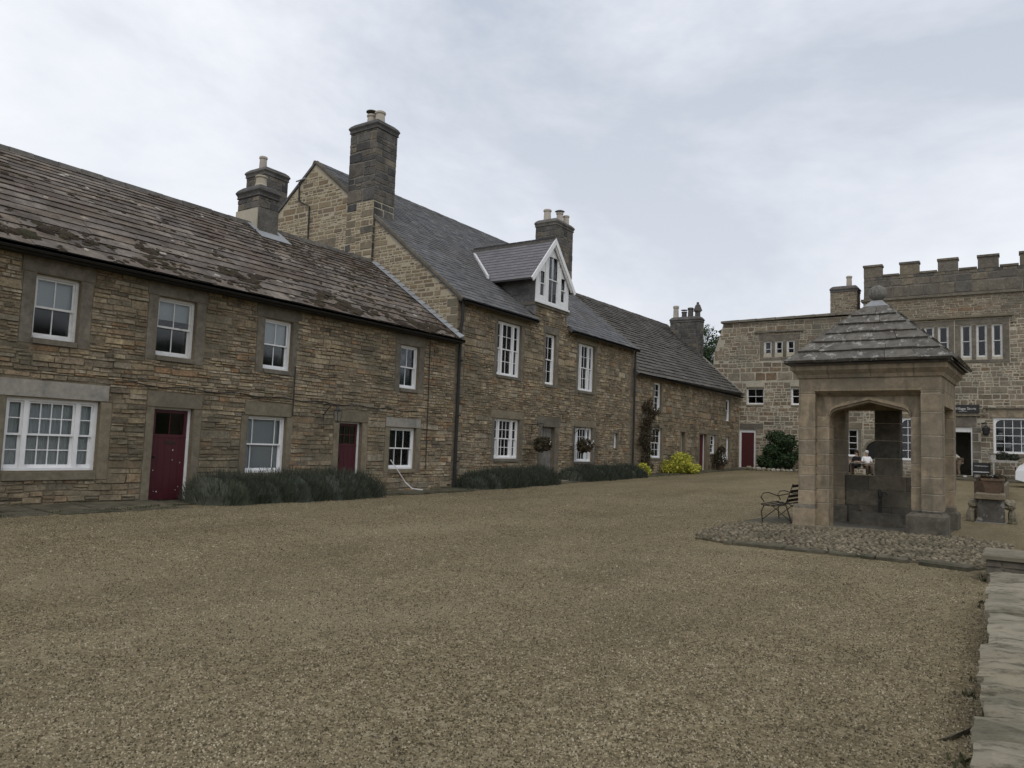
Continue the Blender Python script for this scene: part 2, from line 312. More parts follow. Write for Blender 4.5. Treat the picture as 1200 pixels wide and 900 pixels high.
c_ = mixc(nt_, mrange(nt_, noise(nt_, p_, .35, 4), .38, .66, .0, .5), c_, (.215, .18, .128))
c_ = mixc(nt_, mrange(nt_, noise(nt_, p_, 1.3, 5, .65), .5, .75, 0, .45), c_, (.115, .096, .066))
c_ = mixc(nt_, mrange(nt_, tk, .36, .5, .5, 0), c_, (.12, .1, .065)); c_ = mixc(nt_, mrange(nt_, tk, .54, .68, 0, .45), c_, (.27, .232, .165))
c_ = mixc(nt_, 1.0, c_, (.95, .93, .83), 'MULTIPLY')
nt_.links.new(c_, b_.inputs['Base Color']); bump(nt_, b_, vo.outputs['Distance'], .9, .014)
M['pebble'] = varied('gravel chips', mottle=.3, ms=.7, cols=[(.065, .054, .032), (.17, .139, .087), (.235, .194, .123), (.055, .045, .027), (.2, .166, .105), (.28, .24, .162), (.15, .125, .08), (.085, .071, .045), (.33, .29, .205), (.215, .18, .115)], interp='CONSTANT') or varied('x', [(.07, .058, .036), (.16, .13, .082), (.23, .19, .125), (.12, .095, .058), (.2, .17, .115), (.3, .255, .175), (.16, .132, .09), (.1, .08, .05), (.46, .41, .31)], fine=3, bstr=0, contrast=(.8, 1.2))
M['earth'] = varied('earth and grass verge', [(.07, .075, .04), (.075, .08, .042)], fine=2, stain=(.1, .085, .06))

# ------------------------------------------------------------------ stonework
def gz(x, y):
    return .0165*max(0, y-18)-.13*math.exp(-((x+7.3)/3.4)**2)*(1 if y < 24 else max(0, 1-(y-24)/10))
STONES = []
for i in range(14):                                   # shared faceted blocks: u, v in -.5...5, n 0..1
    mb = MB(); q = lambda s=.07: random.uniform(-s, s)
    b4 = [(-.5+q(.03), -.5+q(), 0), (.5+q(.03), -.5+q(), 0), (.5+q(.03), .5+q(), 0), (-.5+q(.03), .5+q(), 0)]
    t4 = [(x*.93+q(.02), y*.82+q(.05), 1+q(.3)) for x, y, z in b4]
    mb.hexa(b4, t4); me = bpy.data.meshes.new('stone'); me.from_pydata(mb.v, [], mb.f); STONES.append(me)
def mesh_with(me0, mat, cache={}):
    k = (me0.name, mat.name)
    if k not in cache:
        me = me0.copy(); me.materials.clear(); me.materials.append(mat); cache[k] = me
    return cache[k]
def inst(name, me, fr, u0, u1, v0, v1, n0, n1, parent, tilt=0):
    o = link(name, me, parent); b = np.array(base_of(parent))
    c = fr.p((u0+u1)/2, (v0+v1)/2, n0)-b
    mm = Matrix.Identity(4); U2, V2_ = fr.U, fr.V
    if tilt: ca_, sa_ = math.cos(tilt), math.sin(tilt); U2, V2_ = fr.U*ca_+fr.V*sa_, fr.V*ca_-fr.U*sa_
    for i in range(3):
        mm[i][0] = U2[i]*(u1-u0); mm[i][1] = V2_[i]*(v1-v0); mm[i][2] = fr.N[i]*(n1-n0); mm[i][3] = c[i]
    o.matrix_local = mm
    return o
def inpoly(u, v, poly):
    c = False; n = len(poly)
    for i in range(n):
        (x0, y0), (x1, y1) = poly[i], poly[(i+1) % n]
        if (y0 > v) != (y1 > v) and u < (x1-x0)*(v-y0)/(y1-y0)+x0: c = not c
    return c
def layout(u0, u1, v0, v1, block, h=(.07, .19), wr=(1.3, 3.6), gap=.014, split=.3, maxw=.8):
    """coursed rubble: list of (u0,u1,v0,v1)"""
    out = []; v = v0
    while v < v1-.03:
        hh = min(random.uniform(*h)*(1.6 if random.random() < .14 else 1), v1-v)
        if v1-(v+hh) < .05: hh = v1-v
        segs = [(u0, u1, v, v+hh)]
        for (a, b, c, d) in block:
            if d <= v or c >= v+hh: continue
            ns = []
            for (p, q, r, s) in segs:
                if b <= p or a >= q: ns.append((p, q, r, s)); continue
                if a > p: ns.append((p, a, r, s))
                if b < q: ns.append((b, q, r, s))
                lo, hi = max(p, a), min(q, b)
                if c-r > .035: ns.append((lo, hi, r, c))
                elif s-d > .035: ns.append((lo, hi, d, s))
            segs = ns
        for (p, q, r, s) in segs:
            x = p; hs = s-r
            while x < q-.02:
                wd = min(max(hs, .08)*random.uniform(*wr), maxw)
                if q-(x+wd) < .1: wd = q-x
                if hs > .12 and random.random() < split:
                    k = random.uniform(.38, .62)
                    cut = random.random(); xm = x+wd*random.uniform(.35, .65) if wd > .3 else x+wd
                    out.append((x, xm, r, r+hs*k))
                    if xm < x+wd: out.append((xm, x+wd, r, r+hs*k))
                    xm = x+wd*random.uniform(.35, .65) if wd > .34 else x+wd
                    out.append((x, xm, r+hs*k, s))
                    if xm < x+wd: out.append((xm, x+wd, r+hs*k, s))
                else: out.append((x, x+wd, r, s))
                x += wd
        v += hh
    g = gap/2
    return [(a+g, b-g, c+g, d-g) for a, b, c, d in out if b-a > gap*2 and d-c > gap*2]
def stones(fr, rects, parent, mat, nmax, name='stone', proud=(.008, .03), poly=None, stuff='rubble_stones', back=-.01, wave=0.):
    if poly: rects = [r for r in rects if all(inpoly(u, v, poly) for u, v in ((r[0], r[2]), (r[1], r[2]), (r[1], r[3]), (r[0], r[3])))]
    def score(r):
        c = fr.p((r[0]+r[1])/2, (r[2]+r[3])/2)-CAMP
        d2 = float(c@c); vd = c@D_; ff = c@F_; rr = c@R_
        if ff < .5 or abs(rr/ff) > .74 or abs(vd/ff) > .56: return 0
        return (r[1]-r[0])*(r[3]-r[2])/d2*abs(float(c@fr.N))/math.sqrt(d2)
    order = sorted(rects, key=score, reverse=True); mb = MB(); k = 0
    for r in order:
        p = random.uniform(*proud)
        if wave:
            uc, vc = (r[0]+r[1])/2, (r[2]+r[3])/2; dv = wave*(math.sin(uc*1.9+vc*1.3)+.7*math.sin(uc*4.3+vc*2.1+1)+.5*math.sin(uc*9.1+vc*5)); r = (r[0], r[1], r[2]+dv, r[3]+dv)
        if k < nmax and score(r) > 0:
            inst(name, mesh_with(random.choice(STONES), mat), fr, *r, back, p, parent, random.uniform(-.03, .03) if wave else 0); k += 1
        else:
            j = lambda s=.009: random.uniform(-s, s); P = fr.p
            u0, u1, v0, v1 = r; c = min(.012, (v1-v0)*.2)
            b4 = [P(u0+j(), v0+j(), back), P(u1+j(), v0+j(), back), P(u1+j(), v1+j(), back), P(u0+j(), v1+j(), back)]
            t4 = [P(u0+c+j(.004), v0+c+j(.004), p+j()), P(u1-c+j(.004), v0+c+j(.004), p+j()), P(u1-c+j(.004), v1-c+j(.004), p+j()), P(u0+c+j(.004), v1-c+j(.004), p+j())]
            mb.hexa(b4, t4, random.random(), False)
    if mb.f: tag(mb.build(stuff, mat, parent), kind='stuff')
def wall(parent, fr, u0, u1, v0, v1, holes, mat, depth=.5, poly=None, name='wall'):
    """front skin with real openings and reveals, plus back skin"""
    mb = MB(); P = fr.p
    us = sorted({u0, u1, *[h[0] for h in holes], *[h[1] for h in holes]}); vs = sorted({v0, v1, *[h[2] for h in holes], *[h[3] for h in holes]})
    us = [a for a in us if u0 <= a <= u1]; vs = [a for a in vs if v0 <= a <= v1]
    for a, b in zip(us, us[1:]):
        for c, d in zip(vs, vs[1:]):
            mu, mv = (a+b)/2, (c+d)/2
            if any(h[0] < mu < h[1] and h[2] < mv < h[3] for h in holes): continue
            mb.quad([P(a, c), P(b, c), P(b, d), P(a, d)], .3)
            mb.quad([P(a, d, -depth), P(b, d, -depth), P(b, c, -depth), P(a, c, -depth)], .3)
    for (a, b, c, d) in holes:
        mb.quad([P(a, c), P(a, d), P(a, d, -depth), P(a, c, -depth)]); mb.quad([P(b, d), P(b, c), P(b, c, -depth), P(b, d, -depth)])
        mb.quad([P(a, d), P(b, d), P(b, d, -depth), P(a, d, -depth)]); mb.quad([P(b, c), P(a, c), P(a, c, -depth), P(b, c, -depth)])
    mb.quad([P(u0, v0), P(u0, v1), P(u0, v1, -depth), P(u0, v0, -depth)]); mb.quad([P(u1, v1), P(u1, v0), P(u1, v0, -depth), P(u1, v1, -depth)])
    mb.quad([P(u0, v1), P(u1, v1), P(u1, v1, -depth), P(u0, v1, -depth)])
    return mb.build(name, mat, parent)
def polywall(parent, fr, poly, mat, depth=.45, name='wall'):
    mb = MB(); n = len(poly)
    mb.quad([fr.p(u, v) for u, v in poly], .3); mb.quad([fr.p(u, v, -depth) for u, v in reversed(poly)], .3)
    for i in range(n):
        a, b = poly[i], poly[(i+1) % n]; mb.quad([fr.p(*b), fr.p(*a), fr.p(*a, -depth), fr.p(*b, -depth)], .3)
    return mb.build(name, mat, parent)
def roofslates(parent, fr, u0, u1, v1, mat, expo, wr, nmax, thick=.03, skip=None, name='slate', shrink=.985, cut=None, uneven=.008):
    """courses of slates: fr origin on the eave line, v up the slope. expo = first exposure"""
    rects = []; v = 0; ex = expo
    while v < v1-.02:
        e2 = min(ex, v1-v); u = u0-random.uniform(0, wr[0])
        while u < u1:
            wd = random.uniform(*wr); a, b = max(u, u0), min(u+wd, u1); u += wd
            if b-a < .05: continue
            if skip and skip((a+b)/2, v+e2/2): continue
            if cut: a, b = cut(a, b, v)
            if b-a < .05: continue
            rects.append((a, b, v, v+e2))
        v += e2; ex = max(ex*shrink, expo*.52)
    def score(r):
        c = fr.p((r[0]+r[1])/2, (r[2]+r[3])/2)-CAMP; d2 = float(c@c); ff = c@F_
        if ff < .5 or abs((c@R_)/ff) > .74 or abs((c@D_)/ff) > .56: return 0
        return (r[1]-r[0])*(r[3]-r[2])/d2
    rects.sort(key=score, reverse=True); mb = MB(); k = 0; P = fr.p
    for r in rects:
        a, b, c, d = r; a += .004; b -= .004; t = thick*random.uniform(.8, 1.5); j = lambda s=uneven: random.uniform(-s, s); z0 = .012
        if k < nmax and score(r) > 0:
            if mat.name not in SL:
                lst = []
                for i in range(12):
                    q = MB(); js = lambda: random.uniform(-.045, .045); t1 = 1+random.uniform(-.15, .15); t2 = 1+random.uniform(-.15, .15); l1 = js(); l2 = js()
                    q.hexa([(-.5, -.44+l1, 0), (.5, -.44+l2, 0), (.5, .62, -.1), (-.5, .62, -.1)], [(-.5, -.5+l1, t1), (.5, -.5+l2, t2), (.5, .62, .12), (-.5, .62, .12)])
                    me = bpy.data.meshes.new('slate'); me.from_pydata(q.v, [], q.f); me.materials.append(mat); lst.append(me)
                SL[mat.name] = lst
            inst(name, random.choice(SL[mat.name]), fr, a, b, c, d, z0, z0+t, parent); k += 1
        else:
            l1, l2 = j(.012), j(.012); e_ = (d-c)*.12
            mb.hexa([P(a, c+l1+.02, z0), P(b, c+l2+.02, z0), P(b, d+e_, z0-.004), P(a, d+e_, z0-.004)], [P(a, c+l1, z0+t+j(.005)), P(b, c+l2, z0+t+j(.005)), P(b, d+e_, z0+.003), P(a, d+e_, z0+.003)], random.random())
    if mb.f: tag(mb.build('slates', mat, parent), kind='stuff')
SL = {}
def roofslab(parent, fr, u0, u1, v1, mat, t=.12, name='roof'):
    mb = MB(); mb.fbox(fr, u0, u1, 0, v1, -t, 0, .3); return mb.build(name, mat, parent)
def block(parent, fr, r, mat, n0=-.14, n1=.012, name='lintel', c=.012):
    mb = MB(); mb.fbox(fr, *r, n0, n1, random.random(), c); return mb.build(name, mat, parent)
# ------------------------------------------------------------------ windows and doors
def bars(mb, fr, u0, u1, v0, v1, n0, n1, w=.022, cols=None, rows=None, edge=.045, bot=.07):
    mb.fbox(fr, u0, u0+edge, v0, v1, n0, n1); mb.fbox(fr, u1-edge, u1, v0, v1, n0, n1)
    mb.fbox(fr, u0+edge, u1-edge, v0, v0+bot, n0, n1); mb.fbox(fr, u0+edge, u1-edge, v1-edge, v1, n0, n1)
    iu0, iu1, iv0, iv1 = u0+edge, u1-edge, v0+bot, v1-edge
    if isinstance(cols, int): cu = [iu0+(iu1-iu0)*i/cols for i in range(1, cols)]
    else: cu = [iu0+(iu1-iu0)*f for f in cols]
    cv = [iv0+(iv1-iv0)*i/rows for i in range(1, rows)]
    vs = [iv0]+cv+[iv1]; us = [iu0]+cu+[iu1]
    for u in cu: mb.fbox(fr, u-w/2, u+w/2, iv0, iv1, n0+.004, n1-.006)
    for v in cv:
        for a, b in zip(us, us[1:]):
            mb.fbox(fr, a+(w/2 if a != iu0 else 0), b-(w/2 if b != iu1 else 0), v-w/2, v+w/2, n0+.004, n1-.006)
    return [(a+w/2, b-w/2, c+w/2, d-w/2) for a, b in zip(us, us[1:]) for c, d in zip(vs, vs[1:])]
def sash(parent, fr, u0, u1, v0, v1, cols=2, rt=1, rb=1, n=-.1, blind=None, bf=.5, fw=.055, paint='white', label=None, sidelights=0, mid=.5, curtain=False):
    """box sash window: frame, upper and lower sash, panes, blind"""
    mb = MB(); W = M[paint]
    mb.fbox(fr, u0, u0+fw, v0, v1, n-.1, n); mb.fbox(fr, u1-fw, u1, v0, v1, n-.1, n)
    mb.fbox(fr, u0+fw, u1-fw, v1-fw, v1, n-.1, n); mb.fbox(fr, u0+fw, u1-fw, v0, v0+.05, n-.1, n+.015)
    lights = [(u0+fw, u1-fw, cols)]
    if sidelights:
        s = sidelights; mw = .085; a, b = u0+fw, u1-fw
        mb.fbox(fr, a+s, a+s+mw, v0+.05, v1-fw, n-.1, n+.004); mb.fbox(fr, b-s-mw, b-s, v0+.05, v1-fw, n-.1, n+.004)
        lights = [(a, a+s, 1), (a+s+mw, b-s-mw, cols), (b-s, b, 1)]
    wd = mb.build('window', W, parent)
    if label: wd['label'] = label
    vm = v0+.05+(v1-fw-v0-.05)*mid
    for (a, b, c) in lights:
        for (lo, hi, rows, nn, bt) in ((v0+.05, vm+.02, rb, n-.075, .06), (vm-.02, v1-fw, rt, n-.035, .04)):
            s = MB(); cells = bars(s, fr, a, b, lo, hi, nn-.03, nn, .02, c, rows, .036, bt)
            s.build('sash', W, wd)
            for (p, q, r, t) in cells:
                g = MB(); g.fbox(fr, p-.008, q+.008, r-.008, t+.008, nn-.02, nn-.016); g.build('pane', M['glass'], wd)
    if blind:
        s = MB(); nb = n-.125; lo = v1-(v1-v0)*bf
        if curtain:
            k = 0; x = u0+.02; st = .035
            while x < u1-.03:
                z = .02 if k % 2 else 0; z2 = 0 if k % 2 else .02
                s.hexa([fr.p(x, lo, nb-z-.005), fr.p(x+st, lo, nb-z2-.005), fr.p(x+st, v1, nb-z2-.005), fr.p(x, v1, nb-z-.005)], [fr.p(x, lo, nb-z), fr.p(x+st, lo, nb-z2), fr.p(x+st, v1, nb-z2), fr.p(x, v1, nb-z)]); x += st; k += 1
        else: s.fbox(fr, u0+.03, u1-.03, lo, v1-.01, nb-.006, nb)
        s.build('curtain' if curtain else 'blind', M[blind], wd)
    return wd
def surround(parent, fr, u0, u1, v0, v1, jw=.22, lh=.3, sh=.1, lmat='dress', jmat='dress', ext=.08, sill=True, n1=.014):
    """lintel, jambs and sill; returns rectangles the rubble must leave free"""
    le = max(jw, ext) if False else ext
    L_ = (u0-jw-le+.0, u1+jw+le, v1, v1+lh); block(parent, fr, L_, M[lmat], n1=n1)
    J = []
    if jw > .02:
        for a, b in ((u0-jw, u0), (u1, u1+jw)):
            r = (a, b, v0-(sh if sill else 0), v1-.004); block(parent, fr, r, M[jmat], name='jamb', n1=n1-.003); J.append(r)
    if sill:
        r = (u0+.002, u1-.002, v0-sh, v0); block(parent, fr, r, M[jmat], name='sill', n1=.05, n0=-.2); J.append((u0, u1, v0-sh, v0))
    return [L_]+J+[(u0, u1, v0, v1)]
def door(parent, fr, u0, u1, v0, v1, mat, cols=2, rows=1, glaze=.28, n=-.14, fw=.055, frame='white', plain=False, letter=False, label=None):
    mb = MB(); mb.fbox(fr, u0, u0+fw, v0, v1, n-.08, n+.02); mb.fbox(fr, u1-fw, u1, v0, v1, n-.08, n+.02); mb.fbox(fr, u0+fw, u1-fw, v1-.04, v1, n-.08, n+.02)
    mb.build('door_frame', M[frame], parent)
    a, b, c, d = u0+fw+.004, u1-fw-.004, v0+.02, v1-.045
    mb = MB(); g0 = d-(d-c)*glaze
    if plain: mb.fbox(fr, a, b, c, d, n-.05, n-.005); cells = []
    else:
        mb.fbox(fr, a, b, c, g0, n-.05, n-.005, 0); cells = bars(mb, fr, a, b, g0, d, n-.05, n-.006, .018, cols, rows, .07, .05)
        mb.fbox(fr, a, b, g0-.02, g0+.005, n-.006, n+.006); mb.fbox(fr, a, b, c, c+.14, n-.006, n+.01)
    for i in range(1, 5):
        u = a+(b-a)*i/5; mb.fbox(fr, u-.003, u+.003, c+.14, g0-.03, n-.006, n-.001, .9)
    dd = mb.build('door', mat, parent)
    if label: dd['label'] = label
    for (p, q, r, t) in cells:
        g = MB(); g.fbox(fr, p-.006, q+.006, r-.006, t+.006, n-.035, n-.03); g.build('pane', M['glass'], dd)
    h = MB(); y = (c+d)/2-.05; c0 = fr.p(a+.07, y, n+.05); h.tube([fr.p(a+.07, y, n-.006), c0], .012); h.blob(c0, .028, .028, .028, jit=0); h.build('handle', M['black'], dd)
    if letter:
        h = MB(); h.fbox(fr, a+.3, a+.56, g0-.16, g0-.1, n-.006, n+.006); h.build('letter_box', M['rust'], dd)
    return dd
def pipe(parent, pts, r=.045, mat='black', name='downpipe', brackets=()):
    mb = MB(); mb.tube(pts, r, 8)
    for z in brackets: mb.lathe((pts[0][0], pts[0][1], z), [(r*1.35, -.03), (r*1.35, .03)], 8)
    return mb.build(name, M[mat], parent)
def stack(parent, x0, x1, y0, y1, z0, z1, mat='chim', mort='chimm', cap=.06, nst=60, h=(.2, .36), label=None, wr=(1., 2.2)):
    """square stone chimney stack with moulded cap; all four faces get blocks"""
    mb = MB(); mb.box(x0, x1, y0, y1, z0, z1-.02, .3); c = mb.build('chimney', M[mort], parent)
    if label: c['label'] = label
    A = Fr((x0, y0, 0), (1, 0, 0), (0, 0, 1), (0, -1, 0)); B = Fr((x1, y0, 0), (0, 1, 0), (0, 0, 1), (1, 0, 0))
    C_ = Fr((x1, y1, 0), (-1, 0, 0), (0, 0, 1), (0, 1, 0)); D = Fr((x0, y1, 0), (0, -1, 0), (0, 0, 1), (-1, 0, 0))
    for fr, wd, k in ((A, x1-x0, nst), (B, y1-y0, nst), (C_, x1-x0, 0), (D, y1-y0, 0)):
        stones(fr, layout(-.012, wd+.012, z0, z1-.3, [], h, wr, .016, .12), c, M[mat], k, proud=(.012, .022), stuff='stone_facing')
    mb = MB(); e = cap
    R4 = lambda o_, z: [(x0-o_, y0-o_, z), (x1+o_, y0-o_, z), (x1+o_, y1+o_, z), (x0-o_, y1+o_, z)]
    for (oa, za), (ob, zb_) in zip([(.01, -.3), (.045, -.27), (.03, -.22), (e-.02, -.17), (e+.02, -.1), (e, -.05), (e-.04, .01), (-.08, .1)], [(.045, -.27), (.03, -.22), (e-.02, -.17), (e+.02, -.1), (e, -.05), (e-.04, .01), (-.08, .1), (-.2, .14)]):
        mb.hexa([(p[0]+random.uniform(-.012, .012), p[1], p[2]) for p in R4(oa, z1+za)], [(p[0], p[1], p[2]) for p in R4(ob, z1+zb_)])
    mb.build('chimney_cap', M['chim'], c)
    return c
def pot(parent, x, y, z, h=.45, r=.13, mat='pot', top=None):
    mb = MB(); mb.lathe((x, y, z), [(r*1.1, 0), (r*1.12, .05), (r, .08), (r*.9, h*.8), (r*1.08, h*.84), (r*1.1, h*.95), (r*.95, h), (r*.7, h-.01)], 14)
    o = mb.build('chimney_pot', M[mat], parent, smooth=False)
    if top:
        t = MB()
        if top == 'cowl':
            t.lathe((x, y, z+h+.06), [(r*.3, -.06), (r*1.5, 0), (r*.9, .06), (.02, .09)], 12)
        elif top == 'disc':
            for k in range(3): t.tube([(x+r*.8*math.cos(k*2.1), y+r*.8*math.sin(k*2.1), z+h-.02), (x+r*.8*math.cos(k*2.1), y+r*.8*math.sin(k*2.1), z+h+.1)], .012, 4)
            t.lathe((x, y, z+h+.1), [(r*1.3, 0), (r*1.25, .03)], 12)
        elif top == 'roofed': t.lathe((x, y, z+h), [(r*1.7, -.02), (r*1.6, .05), (r*.9, .4), (r*.5, .46), (r*.45, .6)], 4)
        t.build('cowl', M['lead' if top == 'cowl' else 'potdk'], parent)
    return o
def gutter(parent, fr, u0, u1, v, n, mat='black'):
    mb = MB()
    prof = [(.0, .0), (.0, -.06), (.03, -.095), (.075, -.095), (.105, -.06), (.105, 0)]
    for (a, b), (c, d) in zip(prof, prof[1:]):
        mb.quad([fr.p(u0, v+b, n+a), fr.p(u1, v+b, n+a), fr.p(u1, v+d, n+c), fr.p(u0, v+d, n+c)])
        mb.quad([fr.p(u0, v+b+.004, n+a), fr.p(u0, v+d+.004, n+c), fr.p(u1, v+d+.004, n+c), fr.p(u1, v+b+.004, n+a)])
    return mb.build('gutter', M[mat], parent)
def ridge(parent, x, u0, u1, z, mat, du=.45, w=.14, name='ridge_stone', zs=0):
    u = u0
    while u < u1-.05:
        l = min(du, u1-u); mb = MB(); h = random.uniform(-.008, .008); zz = z+zs*(u-u0)
        mb.hexa([(x-w, u+.006, zz-.1+h), (x+w, u+.006, zz-.1+h), (x+w, u+l-.006, zz-.1+h), (x-w, u+l-.006, zz-.1+h)], [(x-.045, u+.006, zz+.045+h), (x+.045, u+.006, zz+.045+h), (x+.045, u+l-.006, zz+.045+h), (x-.045, u+l-.006, zz+.045+h)], random.random())
        mb.build(name, mat, parent); u += l
def clumps(fr, spots, parent, mat, name='moss', smin=.03, smax=.1, flat=.35):
    mb = MB()
    for (u, v) in spots:
        s = random.uniform(smin, smax); c = fr.p(u, v, .03)
        b = len(mb.v); mb.blob((0, 0, 0), s*random.uniform(.8, 1.8), s, s*flat, 7, 4, .3, random.random())
        for i in range(b, len(mb.v)):
            x, y, z = mb.v[i]; mb.v[i] = tuple(c+x*fr.U+y*fr.V+z*fr.N)
    return tag(mb.build(name, mat, parent), kind='stuff')

# ================================================================== GROUND
xs = sorted(set(list(np.linspace(-60, 60, 61))+list(np.linspace(-16, 1, 52)))); ys = sorted(set(list(np.linspace(-40, 60, 51))+list(np.linspace(0, 50, 76))))
xs = [-2500, -400]+xs+[400, 2500]; ys = [-2500, -400]+ys+[400, 2500]
V_ = []; F4 = []
for y in ys:
    for x in xs: V_.append((x, y, gz(x, min(y, 55)) if abs(x) < 100 and abs(y) < 100 else min(gz(x, min(y, 55)), .5)-.2))
nx = len(xs)
for j in range(len(ys)-1):
    for i in range(nx-1): F4.append((j*nx+i, j*nx+i+1, (j+1)*nx+i+1, (j+1)*nx+i))
me = bpy.data.meshes.new('ground'); me.from_pydata(V_, [], F4); me.materials.append(M['gravel']); g_ = link('ground', me); g_['kind'] = 'structure'
# loose chips on the forecourt, thinning with distance
def gzv(x, y): return .0165*np.maximum(0, y-18)-.13*np.exp(-((x+7.3)/3.4)**2)*np.clip(1-(y-24)/10, 0, 1)
n = 430000
rad = 2.3+(rng.random(n)**1.7)*25; ang = rng.uniform(-1.62, .06, n)
yy = rad*np.cos(ang); xx = rad*np.sin(ang)
ok = (xx > -14.3) & (xx < -.1) & ~((xx > -4.9) & (yy > 12.4)); xx, yy = xx[ok], yy[ok]; n = len(xx)
s = rng.uniform(.003, .0078, n)*(1+.03*np.hypot(xx, yy))*np.where(rng.random(n) < .006, 2., 1); a = rng.uniform(0, 6.28, n)
zz = gzv(xx, yy)
vv = np.zeros((n, 5, 3))
for k in range(4):
    an = a+k*math.pi/2+rng.uniform(-.3, .3, n); rr = s*rng.uniform(.7, 1.3, n)
    vv[:, k, 0] = xx+rr*np.cos(an); vv[:, k, 1] = yy+rr*np.sin(an); vv[:, k, 2] = zz-.001
vv[:, 4, 0] = xx+rng.uniform(-.4, .4, n)*s; vv[:, 4, 1] = yy+rng.uniform(-.4, .4, n)*s; vv[:, 4, 2] = zz+s*rng.uniform(.6, 1.5, n)
b = np.arange(n)[:, None]*5; ff = np.concatenate([np.stack([b[:, 0]+k, b[:, 0]+(k+1) % 4, b[:, 0]+4], 1) for k in range(4)])
pr = rng.random(n); o = bulk('gravel', vv.reshape(-1, 3), ff, 3, np.tile(pr, 4), M['pebble'])
tag(o, 'brown loose gravel chips covering the open forecourt', 'gravel', kind='stuff')
# paving strip at the foot of the cottages
pv = tag(MB().build('pavement', M['flag']) if False else link('pavement', None), kind='structure')
def flags(fr_x0, fr_x1, y0, y1, zf, dz=.03, k=(.4, 1.1)):
    y = y0
    while y < y1:
        l = random.uniform(*k); xm = fr_x0+(fr_x1-fr_x0)*random.uniform(.45, .62)
        for a, b in ((fr_x0, xm), (xm, fr_x1)):
            mb = MB(); e_ = random.uniform(-.1, .1)*(b == fr_x1); t = dz+random.uniform(-.012, .012)
            pts = [(a+.008, y+.008), (b+e_-.008, y+random.uniform(.008, .05)), (b+e_-random.uniform(.008, .06), y+l-.01), (a+.008, y+l-.01)]
            mb.hexa([(p[0], p[1], zf(*p)-.1) for p in pts], [(p[0], p[1], zf(*p)+t+random.uniform(-.006, .006)) for p in pts], random.random())
            mb.build('flagstone', M['flag'], pv)
        y += l
flags(-15.5, -13.95, 2, 9.1, lambda x, y: gz(x, y)+.03-(x+15.5)*.03, .025)
flags(-15.5, -14.5, 9.1, 12.6, gz)
flags(-15.5, -14.3, 12.6, 20, gz); flags(-15.5, -14.4, 20, 48.5, gz, k=(1.2, 2.4))

def scatter(name, label, pts, size, mat, up, cat, kind='stuff'):
    n = len(pts); P_ = np.array(pts); a = rng.uniform(0, math.pi, n); s = size*rng.uniform(.5, 1.4, n)
    u = np.stack([np.cos(a), np.sin(a), rng.uniform(-.2, .2, n)], 1)*s[:, None]*.35; v = np.stack([rng.normal(0, .35 if up else 1, n), rng.normal(0, .35 if up else 1, n), np.full(n, 1. if up else .12)], 1)*s[:, None]
    vv = np.stack([P_-u, P_+u, P_+v+u*.2, P_+v-u*.2], 1); f = np.arange(n)[:, None]*4+np.arange(4)[None]
    o = bulk(name, vv.reshape(-1, 3), f, 4, rng.random(n), mat); return tag(o, label, cat, kind=kind)
pts = []
for i in range(260):
    y = random.uniform(2, 48); x = random.choice((-15.42, -14.3, -14.0 if y < 9 else -14.45))+random.gauss(0, .06)
    if 20 < y < 33 and x > -15: continue
    for k in range(random.randint(4, 30)): pts.append((x+random.gauss(0, .05), y+random.gauss(0, .1), gz(x, y)+.02))
for i in range(12):
    y = random.uniform(3, 12.3); x = -.17-.027*(y-1)-abs(random.gauss(0, .02))
    for k in range(random.randint(3, 22)): pts.append((x+random.gauss(0, .018), y+random.gauss(0, .04), gz(x, y)))
scatter('weeds', 'small weeds growing along the wall feet and paving edges', pts, .03, M['weed'], True, 'weeds')
pts = [(random.gauss(-13.6, .5) if random.random() < .6 else random.uniform(-13, -.6), random.uniform(3.5, 20), .012) for i in range(420)]
pts = [(x, y, gz(x, y)+.014) for x, y, z in pts if not (x > -5 and y > 12.4)]
scatter('fallen_leaves', 'dry brown leaves scattered over the gravel', pts, .028, M['ivy'], False, 'leaves')
HV = []; HF = []; nh = 60  # unseen hillside, added to give the windows something dark to reflect
for j in range(9):
    for i in range(nh):
        t_ = i/(nh-1); y = -90+250*t_; r_ = 42+j*5; zc = [0, 4, 7, 9.5, 11.5, 13, 14, 14.5, 14.6][j]+(random.uniform(-1.2, 1.2) if j else 0)
        HV.append((r_+random.uniform(-1, 1), y, zc))
HF = [(j*nh+i, j*nh+i+1, (j+1)*nh+i+1, (j+1)*nh+i) for j in range(8) for i in range(nh-1)]
me = bpy.data.meshes.new('hill'); me.from_pydata(HV, [], [f[::-1] for f in HF]); me.materials.append(M['hillgreen']); hl = link('hill', me); hl['kind'] = 'structure'

